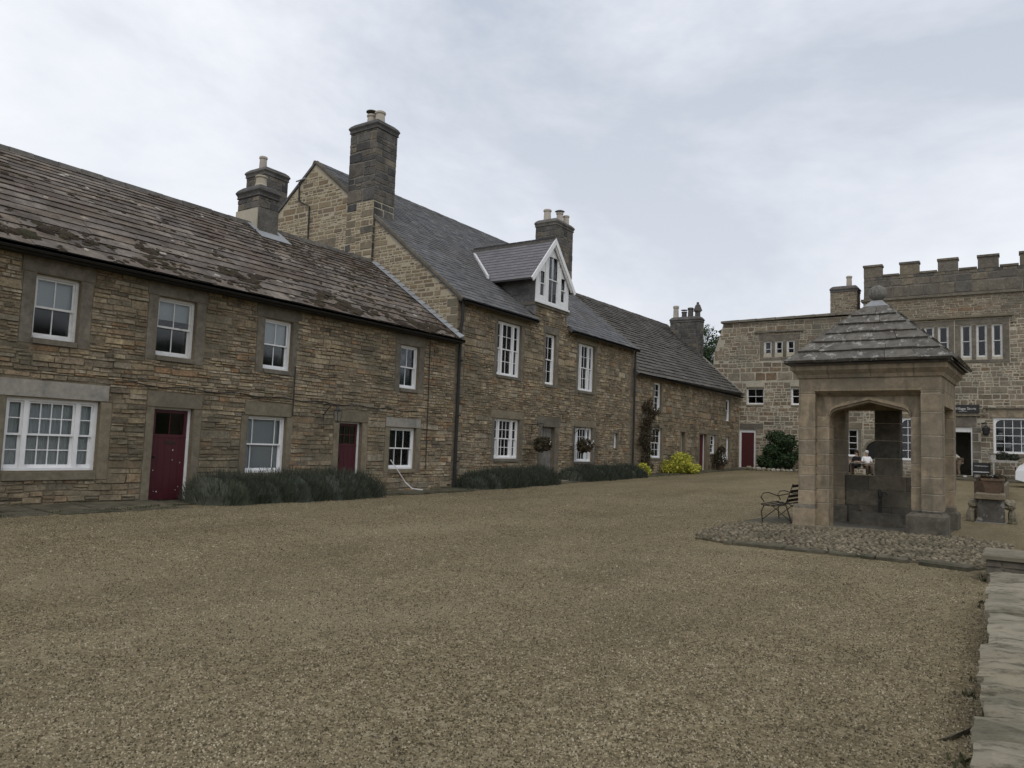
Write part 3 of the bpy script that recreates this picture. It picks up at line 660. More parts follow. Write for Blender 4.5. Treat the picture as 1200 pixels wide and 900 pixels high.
# ================================================================== COTTAGE A (with the wide window)
EZ, RZ, EX, RX = 4.86, 7.93, -15.22, -19.55
SLH1 = (RZ-EZ)/(EX-RX)
def low_cottage(name, label, y0, y1, holes_fn, nst, nsl, ends):
    t = thing(name, label, 'house', (-15.5, (y0+y1)/2, 0))
    blockers, holes = holes_fn(t)
    wl = wall(t, COT, y0, y1, -.15, 4.95, holes, M['mortar'])
    low = layout(y0, y1, -.12, .62, blockers, (.07, .17), (1.5, 3.8), .011, .25, .6) if y0 < 5 else layout(y0, y1, -.12, .5, blockers, (.1, .2), (1.3, 3.), .012, .2)
    up = layout(y0+.02, y1-.02, .62 if y0 < 5 else .5, 4.9, blockers, (.05, .13), (1.4, 5.2), .009, .3)
    stones(COT, low+up, wl, M['stone'], nst, wave=.011, proud=(.004, .034))
    mb = MB(); mb.box(-24, -23.6, y0, y1, -.1, 4.9); mb.build('rear_wall', M['mortar'], t)
    for yy_ in ends:
        fr = Fr((0, yy_, 0), (1, 0, 0), (0, 0, 1), (0, -1, 0))
        polywall(t, fr, [(-24, -.1), (-15.98, -.1), (-15.98, 5.2), (-19.55, 7.7), (-24, 4.8)], M['mortar'], .3, 'end_wall')
    fr = Fr((EX, 0, EZ), (0, 1, 0), (-math.cos(math.atan(SLH1)), 0, math.sin(math.atan(SLH1))), (math.sin(math.atan(SLH1)), 0, math.cos(math.atan(SLH1))))
    ln = math.hypot(RZ-EZ, EX-RX)
    rf = roofslab(t, fr, y0, y1, ln, M['slateA'])
    roofslates(rf, fr, y0, y1, ln-.05, M['slateA'], .42, (.42, 1.0), nsl, .028, shrink=.955, uneven=.012)
    fb = Fr((-24.2, 0, 4.7), (0, -1, 0), (math.cos(.6), 0, math.sin(.6)), (-math.sin(.6), 0, math.cos(.6)))
    mb = MB(); mb.hexa([(-24.2, y0, 4.6), (RX, y0, RZ-.12), (RX, y1, RZ-.12), (-24.2, y1, 4.6)], [(-24.2, y0, 4.72), (RX, y0, RZ), (RX, y1, RZ), (-24.2, y1, 4.72)]); mb.build('rear_roof', M['slateA'], t)
    ridge(rf, RX, y0, y1, RZ+.03, M['slateC'], .55)
    gutter(t, COT, y0, y1, EZ-.01, .29, 'black')
    mb = MB(); mb.fbox(COT, y0, y1, EZ-.13, EZ-.01, .02, .28); mb.build('eaves_board', M['black'], t)
    # moss grows in clumps, thickest along the eaves
    sp = []
    for i in range(int((y1-y0)*9)):
        cu, cv = random.uniform(y0+.1, y1-.1), min(ln-.3, abs(random.gauss(0, .9)))
        for j in range(random.randint(1, 7)): sp.append((min(max(cu+random.gauss(0, .16), y0+.05), y1-.05), min(max(cv+random.gauss(0, .1), .02), ln-.15)))
    for i in range(int((y1-y0)*10)): sp.append((random.uniform(y0, y1), random.uniform(ln*.5, ln-.1)))
    clumps(fr, sp, rf, M['moss'], smin=.02, smax=.085)
    if y0 > 5: clumps(fr, [(random.uniform(y0+.1, y1-.3), ln*random.random()**.7-.1) for i in range(420)], rf, M['moss'], smin=.02, smax=.08)
    sp = []
    for i in range(int((y1-y0)*1.6)):
        cu, cv = random.uniform(y0+.3, y1-.3), random.uniform(.05, 1.)**1.3
        for j in range(random.randint(3, 9)): sp.append((min(max(cu+random.gauss(0, .2), y0+.1), y1-.1), min(max(cv+random.gauss(0, .09), .05), ln-.15)))
    clumps(fr, sp, rf, M['moss'], smin=.06, smax=.16, flat=.35)
    clumps(fr, [(random.uniform(y0+.1, y1-.1), random.uniform(.3, ln-.2)) for i in range(int((y1-y0)*5))], rf, M['flake'], 'lichen_patches', .02, .07, .12)
    return t, wl, rf, fr, ln
def holesA(t):
    b = []
    for (u0, u1, v0, v1, kw) in ((6.67, 7.5, 3.2, 4.43, dict(blind='blind', bf=.5, paint='whitew')), (9.14, 10.05, 3.16, 4.45, dict(blind='blind', bf=.37, paint='whitew')), (11.93, 12.79, 3.16, 4.42, dict(blind='blind', bf=.47, paint='white'))):
        sash(t, COT, u0, u1, v0, v1, 2, 1, 1, **kw)
        b += surround(t, COT, u0, u1, v0, v1, .24, .34, .12, 'dressdk', 'dressdk', 0.03)
    sash(t, COT, 6.35, 8.06, .69, 2.07, 4, 2, 2, blind='net', bf=1, sidelights=.27, fw=.07, curtain=True, label='wide three-light sash window with net curtains')
    b += surround(t, COT, 6.35, 8.06, .67, 2.07, .24, .34, .17, 'lintpale', 'dress', -.08)
    door(t, COT, 9.22, 10.15, 0.02, 2.04, M['red'], 2, 1, .3, letter=True, label='dark red plank door with two small panes and a letter box')
    mb = MB()
    for i in range(11):
        u, v_, q_ = random.uniform(9.32, 10.05), random.choice((random.uniform(.1, .3), random.uniform(.1, 1.2), random.uniform(.5, 1.3))), random.uniform(.004, .012); mb.fbox(COT, u-q_, u+q_, v_-q_*random.uniform(1, 2.5), v_+q_, -.142, -.1415+random.uniform(.001, .003))
    tag(mb.build('paint_chips', M['whitew'], t), kind='stuff')
    b += surround(t, COT, 9.22, 10.15, 0.02, 2.04, .2, .34, .1, 'dress', 'dress', .0, sill=False)
    mb = MB(); mb.box(-15.6, -15.2, 9.1, 10.3, -.1, .02); mb.build('doorstep', M['flag'], t)
    sash(t, COT, 11.6, 12.76, .6, 1.99, [.16, .84], 1, 1, blind='blind', bf=1, label='sash window with narrow margin panes and a drawn grey blind')
    b += surround(t, COT, 11.6, 12.76, .6, 1.99, .2, .34, .12, 'dress', 'dress', -.08)
    return b, [(6.67, 7.5, 3.2, 4.43), (9.14, 10.05, 3.16, 4.45), (11.93, 12.79, 3.16, 4.42), (6.35, 8.06, .69, 2.07), (9.22, 10.15, .02, 2.04), (11.6, 12.76, .6, 1.99)]
def holesB(t):
    b = []
    sash(t, COT, 16.87, 17.71, 3.09, 4.4, 2, 1, 1); b += surround(t, COT, 16.87, 17.71, 3.09, 4.4, .24, .34, .12, 'dressdk', 'dressdk', 0.02)
    door(t, COT, 14.56, 15.42, 0.02, 1.97, M['red'], 3, 2, .32, label='dark red door with six small panes')
    b += surround(t, COT, 14.56, 15.42, .02, 1.97, .22, .3, .1, 'dress', 'dress', .0, sill=False)
    sash(t, COT, 16.56, 17.72, .66, 1.9, 3, 1, 1, label='sash window with three panes in each sash')
    b += surround(t, COT, 16.56, 17.72, .66, 1.9, .22, .3, .12, 'lintpale', 'dress', -.02)
    return b, [(16.87, 17.71, 3.09, 4.4), (14.56, 15.42, .02, 1.97), (16.56, 17.72, .66, 1.9)]
ca, wa, rfa, frA, lnA = low_cottage('low_cottage', 'low stone cottage nearest the camera with the wide three-light window and mossy slate roof', 1.5, 12.9, holesA, 300, 290, (1.8,))
cb, wb_, rfb, frB, lnB = low_cottage('low_cottage', 'low stone cottage with small red door and ridge chimney beside the taller dormer house', 12.9, 19.496, holesB, 260, 200, ())
# thin vertical cables / joints
pipe(ca, [(-15.44, 12.89, 3.3), (-15.44, 12.885, 2.02)], .014, 'black', 'cable'); pipe(cb, [(-15.44, 18.13, 4.7), (-15.44, 18.17, .65)], .014, 'black', 'cable')
mb = MB()
pts = [(-15.455, 8.3+.35*i, 2.5+.03*math.sin(i*1.7)-.0035*i*(1 if i < 14 else 1)) for i in range(28)]
mb.tube(pts, .011, 5); mb.build('telephone_wire', M['black'], ca)
mb = MB()
for yv in (10.75, 17.9, 6.1): mb.box(-15.49, -15.47, yv-.03, yv+.03, 4.45, 4.6)
mb.build('iron_tie', M['rust'], ca) if False else None
# big front chimney on the ridge of cottage B (rendered foot)
s1 = stack(cb, -20.25, -19.25, 14.3, 15.0, 8.45, 9.1, nst=14, label='short ridge chimney with cream rendered foot')
mb = MB(); mb.box(-20.28, -19.22, 14.29, 15.03, 7.0, 8.45, .2); mb.build('chimney_foot', M['chim'], s1)
mb = MB(); mb.box(-20.28, -19.24, 14.25, 14.288, 7.0, 8.42, .2); mb.build('rendered_face', M['cream'], s1)
mb = MB(); fl = lambda a, b, c, d: mb.hexa([frB.p(a, c, .05), frB.p(b, c, .05), frB.p(b, d, .05), frB.p(a, d, .05)], [frB.p(a, c, .075), frB.p(b, c, .075), frB.p(b, d, .075), frB.p(a, d, .075)])
fl(14.1, 15.2, lnB-.98, lnB-.52); fl(14.1, 14.26, lnB-.6, lnB-.05); fl(15.04, 15.2, lnB-.6, lnB-.05); mb.build('flashing', M['lead'], s1)
pot(s1, -19.6, 14.6, 9.2, .36, .17, 'cream')
# lead flashing and verge where cottage roof meets gable of tall house
mb = MB(); st = 0
for i in range(int(lnB/.3)):
    mb.hexa([frB.p(19.3, i*.3, .06), frB.p(19.5, i*.3, .06), frB.p(19.5, i*.3+.31, .06), frB.p(19.3, i*.3+.31, .06)], [frB.p(19.32, i*.3, .1), frB.p(19.46, i*.3, .17), frB.p(19.46, i*.3+.31, .13), frB.p(19.32, i*.3+.31, .085)], random.random())
mb.build('step_flashing', M['lead'], cb)

# ================================================================== TALL HOUSE with dormer
GZ, ES, E2, R2X, R2Z = 0, .8, 6.32, -22.9, 12.25
th = thing('tall_house', 'tall stone house with a white gabled dormer and large chimneys, mid row', 'house', (-15.5, 26.3, 0))
B = []; H = []
def w2(u0, u1, v0, v1, **k):
    s_ = dict(jw=.2, lh=.3, sh=.12, lmat='dressdk', jmat='dressdk', ext=.05); s_.update(k.pop('sur', {}))
    sash(th, COT, u0, u1, v0, v1, **k); B.extend(surround(th, COT, u0, u1, v0, v1, **s_)); H.append((u0, u1, v0, v1))
PL = dict(sur=dict(lmat='dress', ext=.08))
w2(21.87, 23.4, 3.98, 5.93, blind='net', curtain=True, bf=1, cols=2, rt=2, rb=2, sidelights=.3, **PL)
w2(25.15, 25.92, 3.92, 5.92, blind='net', curtain=True, bf=.8, cols=2, rt=2, rb=2, sur=dict(ext=.02))
w2(27.8, 29.24, 3.9, 5.9, blind='net', curtain=True, bf=.6, cols=2, rt=2, rb=2, sidelights=.28, **PL)
w2(21.88, 23.48, 1.0, 2.43, blind='net', curtain=True, bf=.5, cols=3, rt=2, rb=2, sidelights=.28, **PL)
w2(27.65, 29.25, .9, 2.35, cols=3, rt=2, rb=2, sidelights=.28, **PL)
w2(31.29, 31.68, 1.53, 2.19, cols=1, rt=1, rb=1, sur=dict(jw=.1, lh=.14, sh=.06, ext=0))
door(th, COT, 25.08, 26.05, .2, 2.25, M['grydoor'], plain=True, frame='dressdk', label='plain grey door under a dark lintel')
B += surround(th, COT, 25.08, 26.05, .2, 2.25, .3, .4, .1, 'dressdk', 'dressdk', .1, sill=False); H.append((25.08, 26.05, .2, 2.25))
mb = MB(); mb.box(-15.6, -14.9, 24.9, 26.3, -.1, .2, ch=.02); mb.build('doorstep', M['dress'], th)
wl = wall(th, COT, 19.506, 33.2, -.1, 6.4, H, M['mortar'])
q = [(19.5, 19.95, a, a+.29) for a in np.arange(0, 6.2, .62)]+[(19.5, 19.78, a+.31, a+.6) for a in np.arange(0, 6, .62)]
q += [(32.75, 33.2, a, a+.29) for a in np.arange(0, 6.2, .62)]+[(32.9, 33.2, a+.31, a+.6) for a in np.arange(0, 6, .62)]
for r in q:
    block(wl, COT, (r[0], r[1]-.008, r[2], r[3]-.008), M['dress'], -.01, .012, 'quoin')
stones(COT, layout(19.5, 33.2, -.1, 6.36, B+q, (.06, .18), (1.2, 4.), .011, .3), wl, M['stone'], 270, wave=.01, proud=(.004, .034))
# wall panel under the dormer, rising above the eaves
mb = MB(); mb.fbox(COT, 24.2, 26.75, 6.4, 7.0, -.45, 0); pn = mb.build('parapet', M['mortar'], th)
stones(COT, layout(24.2, 26.75, 6.37, 6.9, [], (.1, .2), (1.3, 3), .012, .2), pn, M['stone'], 24)
mb = MB(); mb.fbox(COT, 24.12, 26.83, 6.88, 7.0, -.45, .07); mb.build('parapet_sill', M['dressdk'], th)
# gable facing the camera
gp = [(-30.3, -.1), (-15.505, -.1), (-15.505, 6.35), (-22.9, 12.2), (-30.3, 6.35)]
gw = polywall(th, GAB, gp, M['mortarg'], .45, 'gable_wall')
gb = [(-20.85, -19.5, 6, 14), (-23.05, -21.5, 8.7, 9.1)]
gq = [(-15.95, -15.5, a, a+.28) for a in np.arange(4.9, 6.2, .56)]+[(-15.8, -15.5, a+.3, a+.56) for a in np.arange(4.9, 6., .56)]
for r in gq: block(gw, GAB, (r[0], r[1], r[2], r[3]-.01), M['dress'], -.01, .012, 'quoin')
gr = layout(-28, -15.5, 5., 12.2, gb+gq, (.08, .17), (1.2, 3.4), .034, .2)
gp2 = [(-30.2, 4.8), (-15.45, 4.8), (-15.45, 6.4), (-22.9, 12.15), (-30.2, 6.3)]
gr = [r for r in gr if (r[3] > 5+max(0, (-15.2-r[1]))*SLH1-.3) or r[0] < -19]
stones(GAB, gr, gw, M['stoneg'], 300, poly=gp2, proud=(.004, .014), wave=.006)
block(th, GAB, (-23.05, -21.5, 8.72, 9.1), M['dress'], name='lintel'); mb = MB(); mb.fbox(GAB, -22.35, -21.6, 8.3, 8.72, -.05, .01); mb.build('window', M['whitew'], th)
pipe(th, [(-23.72, 19.44, 11.6), (-23.66, 19.43, 10.8), (-23.3, 19.43, 10.62), (-23.02, 19.43, 10.5), (-23.0, 19.43, 8.6)], .03, 'black', 'waste_pipe')
mb = MB(); mb.tube([(-23.85, 19.4, 11.62), (-23.3, 19.4, 11.66)], .03, 5); mb.build('antenna', M['lead'], th)
ang2 = math.atan(ES); V2 = (-math.cos(ang2), 0, math.sin(ang2)); N2 = (math.sin(ang2), 0, math.cos(ang2)); L2 = math.hypot(R2Z-E2, 7.65)
fr2 = Fr((-15.25, 0, E2-.2+.14), (0, 1, 0), V2, N2); L2 = (R2Z-(E2-.06))/math.sin(ang2)
def add_slab(y0, y1, v0, v1): 
    mb = MB(); mb.fbox(fr2, y0, y1, v0, v1, -.12, 0, .3); return mb
mb = add_slab(19.44, 24.15, 0, L2); mb2 = add_slab(26.8, 33.26, 0, L2); mb3 = add_slab(24.15, 26.8, .5, L2)
for o_ in (mb2, mb3):
    b0 = len(mb.v); mb.v += o_.v; mb.f += [tuple(i+b0 for i in f) for f in o_.f]; mb.r += o_.r
rf2 = mb.build('roof', M['slateB'], th)
def skip2(u, v):
    if 24.15 < u < 26.8 and v < .55: return True
    # under the dormer: dormer roof spans |u-25.35| < 1.2 where main roof is below it
    x = -15.25-v*math.cos(ang2); z = E2-.06+v*math.sin(ang2)
    top = 9.5-abs(u-25.35)*1.0
    return abs(u-25.35) < 1.15 and z < top-.2
roofslates(rf2, fr2, 19.44, 33.26, L2-.05, M['slateB'], .26, (.22, .42), 300, .014, skip=skip2, shrink=.992, uneven=.004)
mb = MB(); mb.hexa([(-30.6, 19.44, 6.0), (R2X, 19.44, R2Z-.12), (R2X, 33.26, R2Z-.12), (-30.6, 33.26, 6.0)], [(-30.6, 19.44, 6.12), (R2X, 19.44, R2Z), (R2X, 33.26, R2Z), (-30.6, 33.26, 6.12)]); mb.build('rear_roof', M['slateB'], th)
ridge(rf2, R2X, 19.44, 33.26, R2Z+.02, M['slateC'], .45, .13)
mb = MB(); mb.fbox(fr2, 19.42, 19.5, 0, L2, -.06, .035); mb.build('verge', M['dressdk'], th)
G2 = Fr((0, 33.2, 0), (1, 0, 0), (0, 0, 1), (0, -1, 0))
polywall(th, G2, [(min(u, -15.53), v) for u, v in gp], M['mortar'], .4, 'end_wall')
mb = MB(); mb.fbox(fr2, 33.2, 33.28, 0, L2, -.05, .035); mb.build('verge', M['dressdk'], th)
mb = MB(); mb.box(-30.3, -29.9, 19.6, 33.1, -.1, 6.2); mb.build('rear_wall', M['mortar'], th)
gutter(th, COT, 19.5, 24.1, E2-.1, .22); gutter(th, COT, 26.85, 33.25, E2-.1, .22)
pipe(th, [(-15.36, 19.62, 6.2), (-15.36, 19.62, 5.6), (-15.4, 19.6, 5.3), (-15.4, 19.58, .0)], .055, 'black', 'downpipe', (4.2, 2.4, .9))
pipe(th, [(-15.36, 33.1, 6.2), (-15.38, 33.12, .35)], .05, 'black', 'downpipe', (4.2, 2.4))
# chimneys of the tall house
c1 = stack(th, -20.85, -19.5, 19.38, 20.45, 10.2, 13.2, nst=40, label='big banded chimney rising from the front slope of the gable')
lowr = MB(); lowr.box(-20.85, -19.5, 19.385, 20.445, 7.2, 10.2, .3); lowr = lowr.build('chimney_foot', M['mortarg'], c1)
FA = Fr((-20.85, 19.385, 0), (1, 0, 0), (0, 0, 1), (0, -1, 0)); FB = Fr((-19.5, 19.385, 0), (0, 1, 0), (0, 0, 1), (1, 0, 0)); qz = [(0 if k % 2 else .75, .5 if k % 2 else 1.36, 7.2+.3*k, 7.49+.3*k) for k in range(10)]+[(0, .25, 7.2+.3*k, 7.49+.3*k) for k in range(0, 10, 2)]
stones(FA, qz[::3], c1, M['chim'], 15, proud=(.01, .016)); stones(FA, [q_ for i_, q_ in enumerate(qz) if i_ % 3], c1, M['dress'], 15, proud=(.01, .016)); stones(FA, layout(0, 1.36, 7.2, 10.18, qz, (.09, .16), (1.2, 2.5), .03, .1), c1, M['stoneg'], 40, proud=(.004, .012))
stones(FB, layout(0, 1.06, 7.2, 10.18, [], (.26, .32), (1.2, 2.2), .018, 0), c1, M['chim'], 20, proud=(.01, .016))
pot(c1, -20.35, 19.9, 13.27, .5, .17, 'pot', 'disc'); pot(c1, -19.95, 19.95, 13.27, .55, .19)

c2 = stack(th, -27.5, -26.3, 19.75, 20.95, 7., 12.75, nst=20, label='dark chimney behind the gable')
pot(c2, -26.8, 20.0, 12.78, .6, .16)
c3 = stack(th, -21.2, -19.95, 33.0, 34.75, 8.6, 13.25, nst=30, h=(.25, .45), label='far chimney behind the dormer with three pots')
pot(c3, -20.7, 33.3, 13.28, .65, .2, 'pot', None); pot(c3, -20.3, 33.9, 13.28, .6, .18, 'pot', 'cowl'); pot(c3, -20.2, 34.4, 13.28, .55, .17)
# dormer: three white windows under a steep gable
dm = MB(); DF = Fr((-15.42, 0, 0), (0, 1, 0), (0, 0, 1), (1, 0, 0)); DC = 25.32
def dpoly(mb, a, b, c, d, n0, n1): mb.fbox(DF, a, b, c, d, n0, n1)
# dark slate-hung cheeks
mb = MB()
for (ya, yb) in ((24.15, 24.25), (26.55, 26.65)):
    mb.hexa([(-15.45, ya, 6.5), (-15.45, yb, 6.5), (-18.1, yb, 8.2), (-18.1, ya, 8.2)], [(-15.45, ya, 8.2), (-15.45, yb, 8.2), (-18.1, yb, 8.42), (-18.1, ya, 8.42)])
dr = mb.build('dormer', M['slateB'], th)
tf = Fr((-15.45, 24.15, 0), (-1, 0, 0), (0, 0, 1), (0, -1, 0))
rr_ = [r for r in layout(0, 2.4, 6.9, 8.15, [], (.19, .2), (1.1, 1.5), .006, 0) if r[2] > 6.45+r[1]*.8]
stones(tf, rr_, dr, M['slateB'], 30, name='slate', proud=(.01, .014), stuff='slates')
# white front
fp = [(24.15, 7.0), (26.65, 7.0), (26.65, 8.15), (25.4, 9.62), (24.15, 8.15)]
mb = MB(); dh = [(24.42, 24.8, 7.3, 8.42), (25.03, 25.77, 7.12, 9.0), (26.0, 26.38, 7.3, 8.42)]
def colm(a, b):   # boarded strips between the windows, clipped by the gable slope
    top = lambda u: 9.56-abs(u-25.4)*1.17
    mid = [x for x in (25.4,) if a < x < b]; us = [a]+mid+[b]
    for p, q in zip(us, us[1:]): yield p, q, top(p), top(q)
def strip(a, b, lo, n0=-.04, n1=0.):
    for p, q, tp, tq in colm(a, b): mb.hexa([DF.p(p, lo, n0), DF.p(q, lo, n0), DF.p(q, tq, n0), DF.p(p, tp, n0)], [DF.p(p, lo, n1), DF.p(q, lo, n1), DF.p(q, tq, n1), DF.p(p, tp, n1)])
strip(24.15, 24.42, 7.0); strip(24.8, 25.03, 7.0); strip(25.77, 26.0, 7.0); strip(26.38, 26.65, 7.0)
strip(24.42, 24.8, 8.3); strip(26.0, 26.38, 8.3); strip(25.03, 25.77, 9.0)
mb.fbox(DF, 24.42, 24.8, 7.0, 7.28, -.04, 0); mb.fbox(DF, 26.0, 26.38, 7.0, 7.28, -.04, 0); mb.fbox(DF, 25.03, 25.77, 7.0, 7.12, -.04, 0)
for u in (24.4, 24.82, 25.01, 25.79, 25.98, 26.4): mb.fbox(DF, u-.025, u+.025, 7.0, 9.5-abs(u-25.4)*1.17-.05, 0, .025)
mb.fbox(DF, 24.1, 26.7, 6.99, 7.06, 0, .05)
mb.build('boarding', M['white'], dr)
for (a, b, c, d), cc in zip(((24.42, 24.8, 7.28, 8.3), (25.03, 25.77, 7.12, 9.0), (26.0, 26.38, 7.28, 8.3)), (1, 2, 1)):
    sash(dr, DF, a, b, c, d, cc, 1, 1, n=0.0, blind='blind' if cc == 2 else None, bf=.4, fw=.035) if False else None
    s_ = MB(); vm = (c+d)/2
    c1_ = bars(s_, DF, a, b, c, vm+.02, -.06, -.03, .02, cc, 1, .035, .05); c2_ = bars(s_, DF, a, b, vm-.02, d, -.03, -.002, .02, cc, 1, .035, .035)
    s_.build('sash', M['white'], dr)
    for r in c1_+c2_: g = MB(); g.fbox(DF, *r, -.045, -.04); g.build('pane', M['glass'], dr)
mb = MB(); mb.fbox(DF, 25.06, 25.74, 8.25, 8.95, -.12, -.11); mb.build('blind', M['blind'], dr)
mb = MB(); mb.fbox(DF, 24.26, 26.54, 7.0, 8.1, -1.2, -1.15); mb.build('room_partition', M['dark'], dr)  # near-black sheet standing in for the unlit room behind the panes
# dormer roof
for sgn in (-1, 1):
    ea = math.atan(1.12); ye = DC+sgn*1.66; ze = 9.68-1.66*1.12
    U_ = (-1, 0, 0) if sgn < 0 else (1, 0, 0)
    O_ = (-15.3, ye, ze) if sgn < 0 else (-19.6, ye, ze)
    fr = Fr(O_, U_, (0, -sgn*math.cos(ea), math.sin(ea)), (0, sgn*math.sin(ea), math.cos(ea)))
    LD = 1.66/math.cos(ea)
    # main roof: z = E2-.06 + (−15.25−x)*.8 ; dormer roof point height at slope distance v
    def umax(v, s=sgn, ea=ea):
        z = ze+v*math.sin(ea); x = -15.25-(z-(E2-.06))/.8-.1
        return x
    mb = MB(); nseg = 8
    for i in range(nseg):
        v0, v1 = LD*i/nseg, LD*(i+1)/nseg
        def pt(v, x, n): 
            u = (-15.3-x) if sgn < 0 else (x+19.6)
            return fr.p(u, v, n)
        c4 = [(v0, -15.3), (v0, umax(v0)), (v1, umax(v1)), (v1, -15.3)]
        if sgn > 0: c4 = [c4[1], c4[0], c4[3], c4[2]]
        mb.hexa([pt(v, x, -.06) for v, x in c4], [pt(v, x, 0) for v, x in c4])
    dro = mb.build('dormer_roof', M['slateD'], dr)
    def cutf(a, b, v, s=sgn):
        xm = umax(v)
        if s < 0: return a, min(b, -15.3-xm)
        return max(a, xm+19.6), b
    lim = (0, 4.2) if sgn < 0 else (.3, 4.3)
    # joined into one course set under the roof slab (cheap, shown small)
    rects = []; v = 0; k = 0
    while v < LD-.05:
        u = lim[0]-(.17 if k % 2 else 0)
        while u < lim[1]:
            a, b_ = cutf(max(u, lim[0]), min(u+.36, lim[1]), v); u += .36
            if b_-a > .05: rects.append((a+.004, b_-.004, v, v+.2))
        v += .2; k += 1
    sm = MB()
    for (a, b_, c, d) in rects:
        P = fr.p; sm.hexa([P(a, c, .003), P(b_, c, .003), P(b_, d+.02, .001), P(a, d+.02, .001)], [P(a, c, .022), P(b_, c, .022), P(b_, d+.02, .004), P(a, d+.02, .004)], random.random())
    tag(sm.build('slates', M['slateD'], dro), kind='stuff')
    # bargeboard
    bb = MB(); P = fr.p; u_ = 0. if sgn < 0 else 4.3
    a, b_ = (u_-.03, u_+.02) if sgn < 0 else (u_-.02, u_+.03)
    bb.hexa([P(a, -.02, -.14), P(b_, -.02, -.14), P(b_, LD-.14*math.tan(ea), -.14), P(a, LD-.14*math.tan(ea), -.14)], [P(a, -.02, .03), P(b_, -.02, .03), P(b_, LD+.03*math.tan(ea), .03), P(a, LD+.03*math.tan(ea), .03)])
    bb.build('bargeboard', M['white'], dro)
    bb = MB(); a, b_ = (u_+.02, u_+.07) if sgn < 0 else (u_-.07, u_-.02); bb.hexa([P(a, .15, -.2), P(b_, .15, -.2), P(b_, LD-.25, -.2), P(a, LD-.25, -.2)], [P(a, .1, -.06), P(b_, .1, -.06), P(b_, LD-.15, -.06), P(a, LD-.15, -.06)]); bb.build('soffit_board', M['white'], dro)
    # white boarded valley edge at the back
    vb = MB()
    if sgn < 0:
        x0_, x1_ = umax(0), umax(.9); vb.hexa([pt(0, x0_+.02, 0), pt(0, x0_-.12, 0), pt(LD*.55, umax(LD*.55)-.12, 0), pt(LD*.55, umax(LD*.55)+.02, 0)], [pt(0, x0_+.02, .05), pt(0, x0_-.12, .05), pt(LD*.55, umax(LD*.55)-.12, .05), pt(LD*.55, umax(LD*.55)+.02, .05)]); pass
pa, pb = fr2.p(23.72, (17.35-15.25)/math.cos(ang2), .02), fr2.p(25.1, (19.1-15.25)/math.cos(ang2), .02)
vb = MB(); dn = np.array([0, -.16, 0]); hh_ = np.array([0, 0, .13]); vb.hexa([pa+dn, pa, pb, pb+dn], [pa+dn+hh_, pa+hh_, pb+hh_, pb+dn+hh_]); vb.build('valley_board', M['white'], dr)
mb = MB(); mb.hexa([(-19.5, DC-.09, 9.6), (-15.3, DC-.09, 9.6), (-15.3, DC+.09, 9.6), (-19.5, DC+.09, 9.6)], [(-19.5, DC-.03, 9.75), (-15.3, DC-.03, 9.75), (-15.3, DC+.03, 9.75), (-19.5, DC+.03, 9.75)]); mb.build('ridge_tile', M['slateC'], dr)

# ================================================================== FAR COTTAGE ROW
fc = thing('far_cottage', 'lower stone cottage range beyond the dormer house with a four-pot chimney', 'house', (-15.5, 41.3, .4))
B = []; H = []
def w3(u0, u1, v0, v1, **k):
    s_ = dict(jw=.18, lh=.26, sh=.1, lmat='dress', jmat='dress', ext=.0); s_.update(k.pop('sur', {}))
    sash(fc, COT, u0, u1, v0, v1, **k); B.extend(surround(fc, COT, u0, u1, v0, v1, **s_)); H.append((u0, u1, v0, v1))
w3(35.68, 36.65, 3.5, 4.94, cols=2, rt=2, rb=2); w3(35.4, 36.82, 1.1, 2.64, cols=3, rt=2, rb=2); w3(44.05, 45.05, 1.4, 2.52, cols=2, rt=2, rb=2)
w3(46.85, 47.72, 3.48, 4.84, cols=2, rt=1, rb=1); w3(46.94, 47.62, 1.05, 2.49, cols=2, rt=1, rb=1)
for (u0, u1, v0, v1, mt, fm) in ((39.4, 40.03, .42, 2.53, 'oak', 'cream'), (42.3, 43.5, .42, 2.54, 'redbr', 'white')):
    door(fc, COT, u0, u1, v0, v1, M[mt], plain=True, frame=fm, n=-.2, fw=.07); B += surround(fc, COT, u0, u1, v0, v1, .2, .28, .1, 'dress', 'dress', .0, sill=False); H.append((u0, u1, v0, v1))
wl = wall(fc, COT, 33.2, 49.5, 0, 5.28, H, M['mortar'])
stones(COT, layout(33.24, 49.45, .2, 5.26, B, (.1, .26), (1.1, 2.8), .016, .35), wl, M['stone'], 240, proud=(.008, .04), wave=.012)
ang3 = math.atan(.9); TS = .0165
fr3 = Fr((-15.25, 33.2, 5.1), (0, 1, TS), (-math.cos(ang3), 0, math.sin(ang3)), (math.sin(ang3), 0, math.cos(ang3))); L3 = (9.95-5.1)/math.sin(ang3)
rf3 = roofslab(fc, fr3, 0.02, 16.25, L3, M['slateC']); roofslates(rf3, fr3, .02, 16.25, L3-.05, M['slateC'], .33, (.35, .75), 280, .042)
R3X = -15.25-L3*math.cos(ang3)
mb = MB(); mb.hexa([(R3X-5.4, 33.25, 5.1), (R3X, 33.25, 9.83), (R3X, 49.5, 10.1), (R3X-5.4, 49.5, 5.3)], [(R3X-5.4, 33.25, 5.22), (R3X, 33.25, 9.95), (R3X, 49.5, 10.22), (R3X-5.4, 49.5, 5.42)]); mb.build('rear_roof', M['slateC'], fc)
ridge(rf3, R3X, 33.25, 49.4, 9.98, M['slateC'], .5, .13, zs=TS)
mb = MB(); mb.box(R3X-5.2, R3X-4.8, 33.6, 49.4, 0, 5.2); mb.build('rear_wall', M['mortar'], fc)
polywall(fc, Fr((0, 49.46, 0), (1, 0, 0), (0, 0, 1), (0, -1, 0)), [(R3X-5.2, 0), (-15.98, 0), (-15.98, 5.6), (R3X, 9.95), (R3X-5.2, 5.2)], M['hmortar'], .4, 'end_wall')
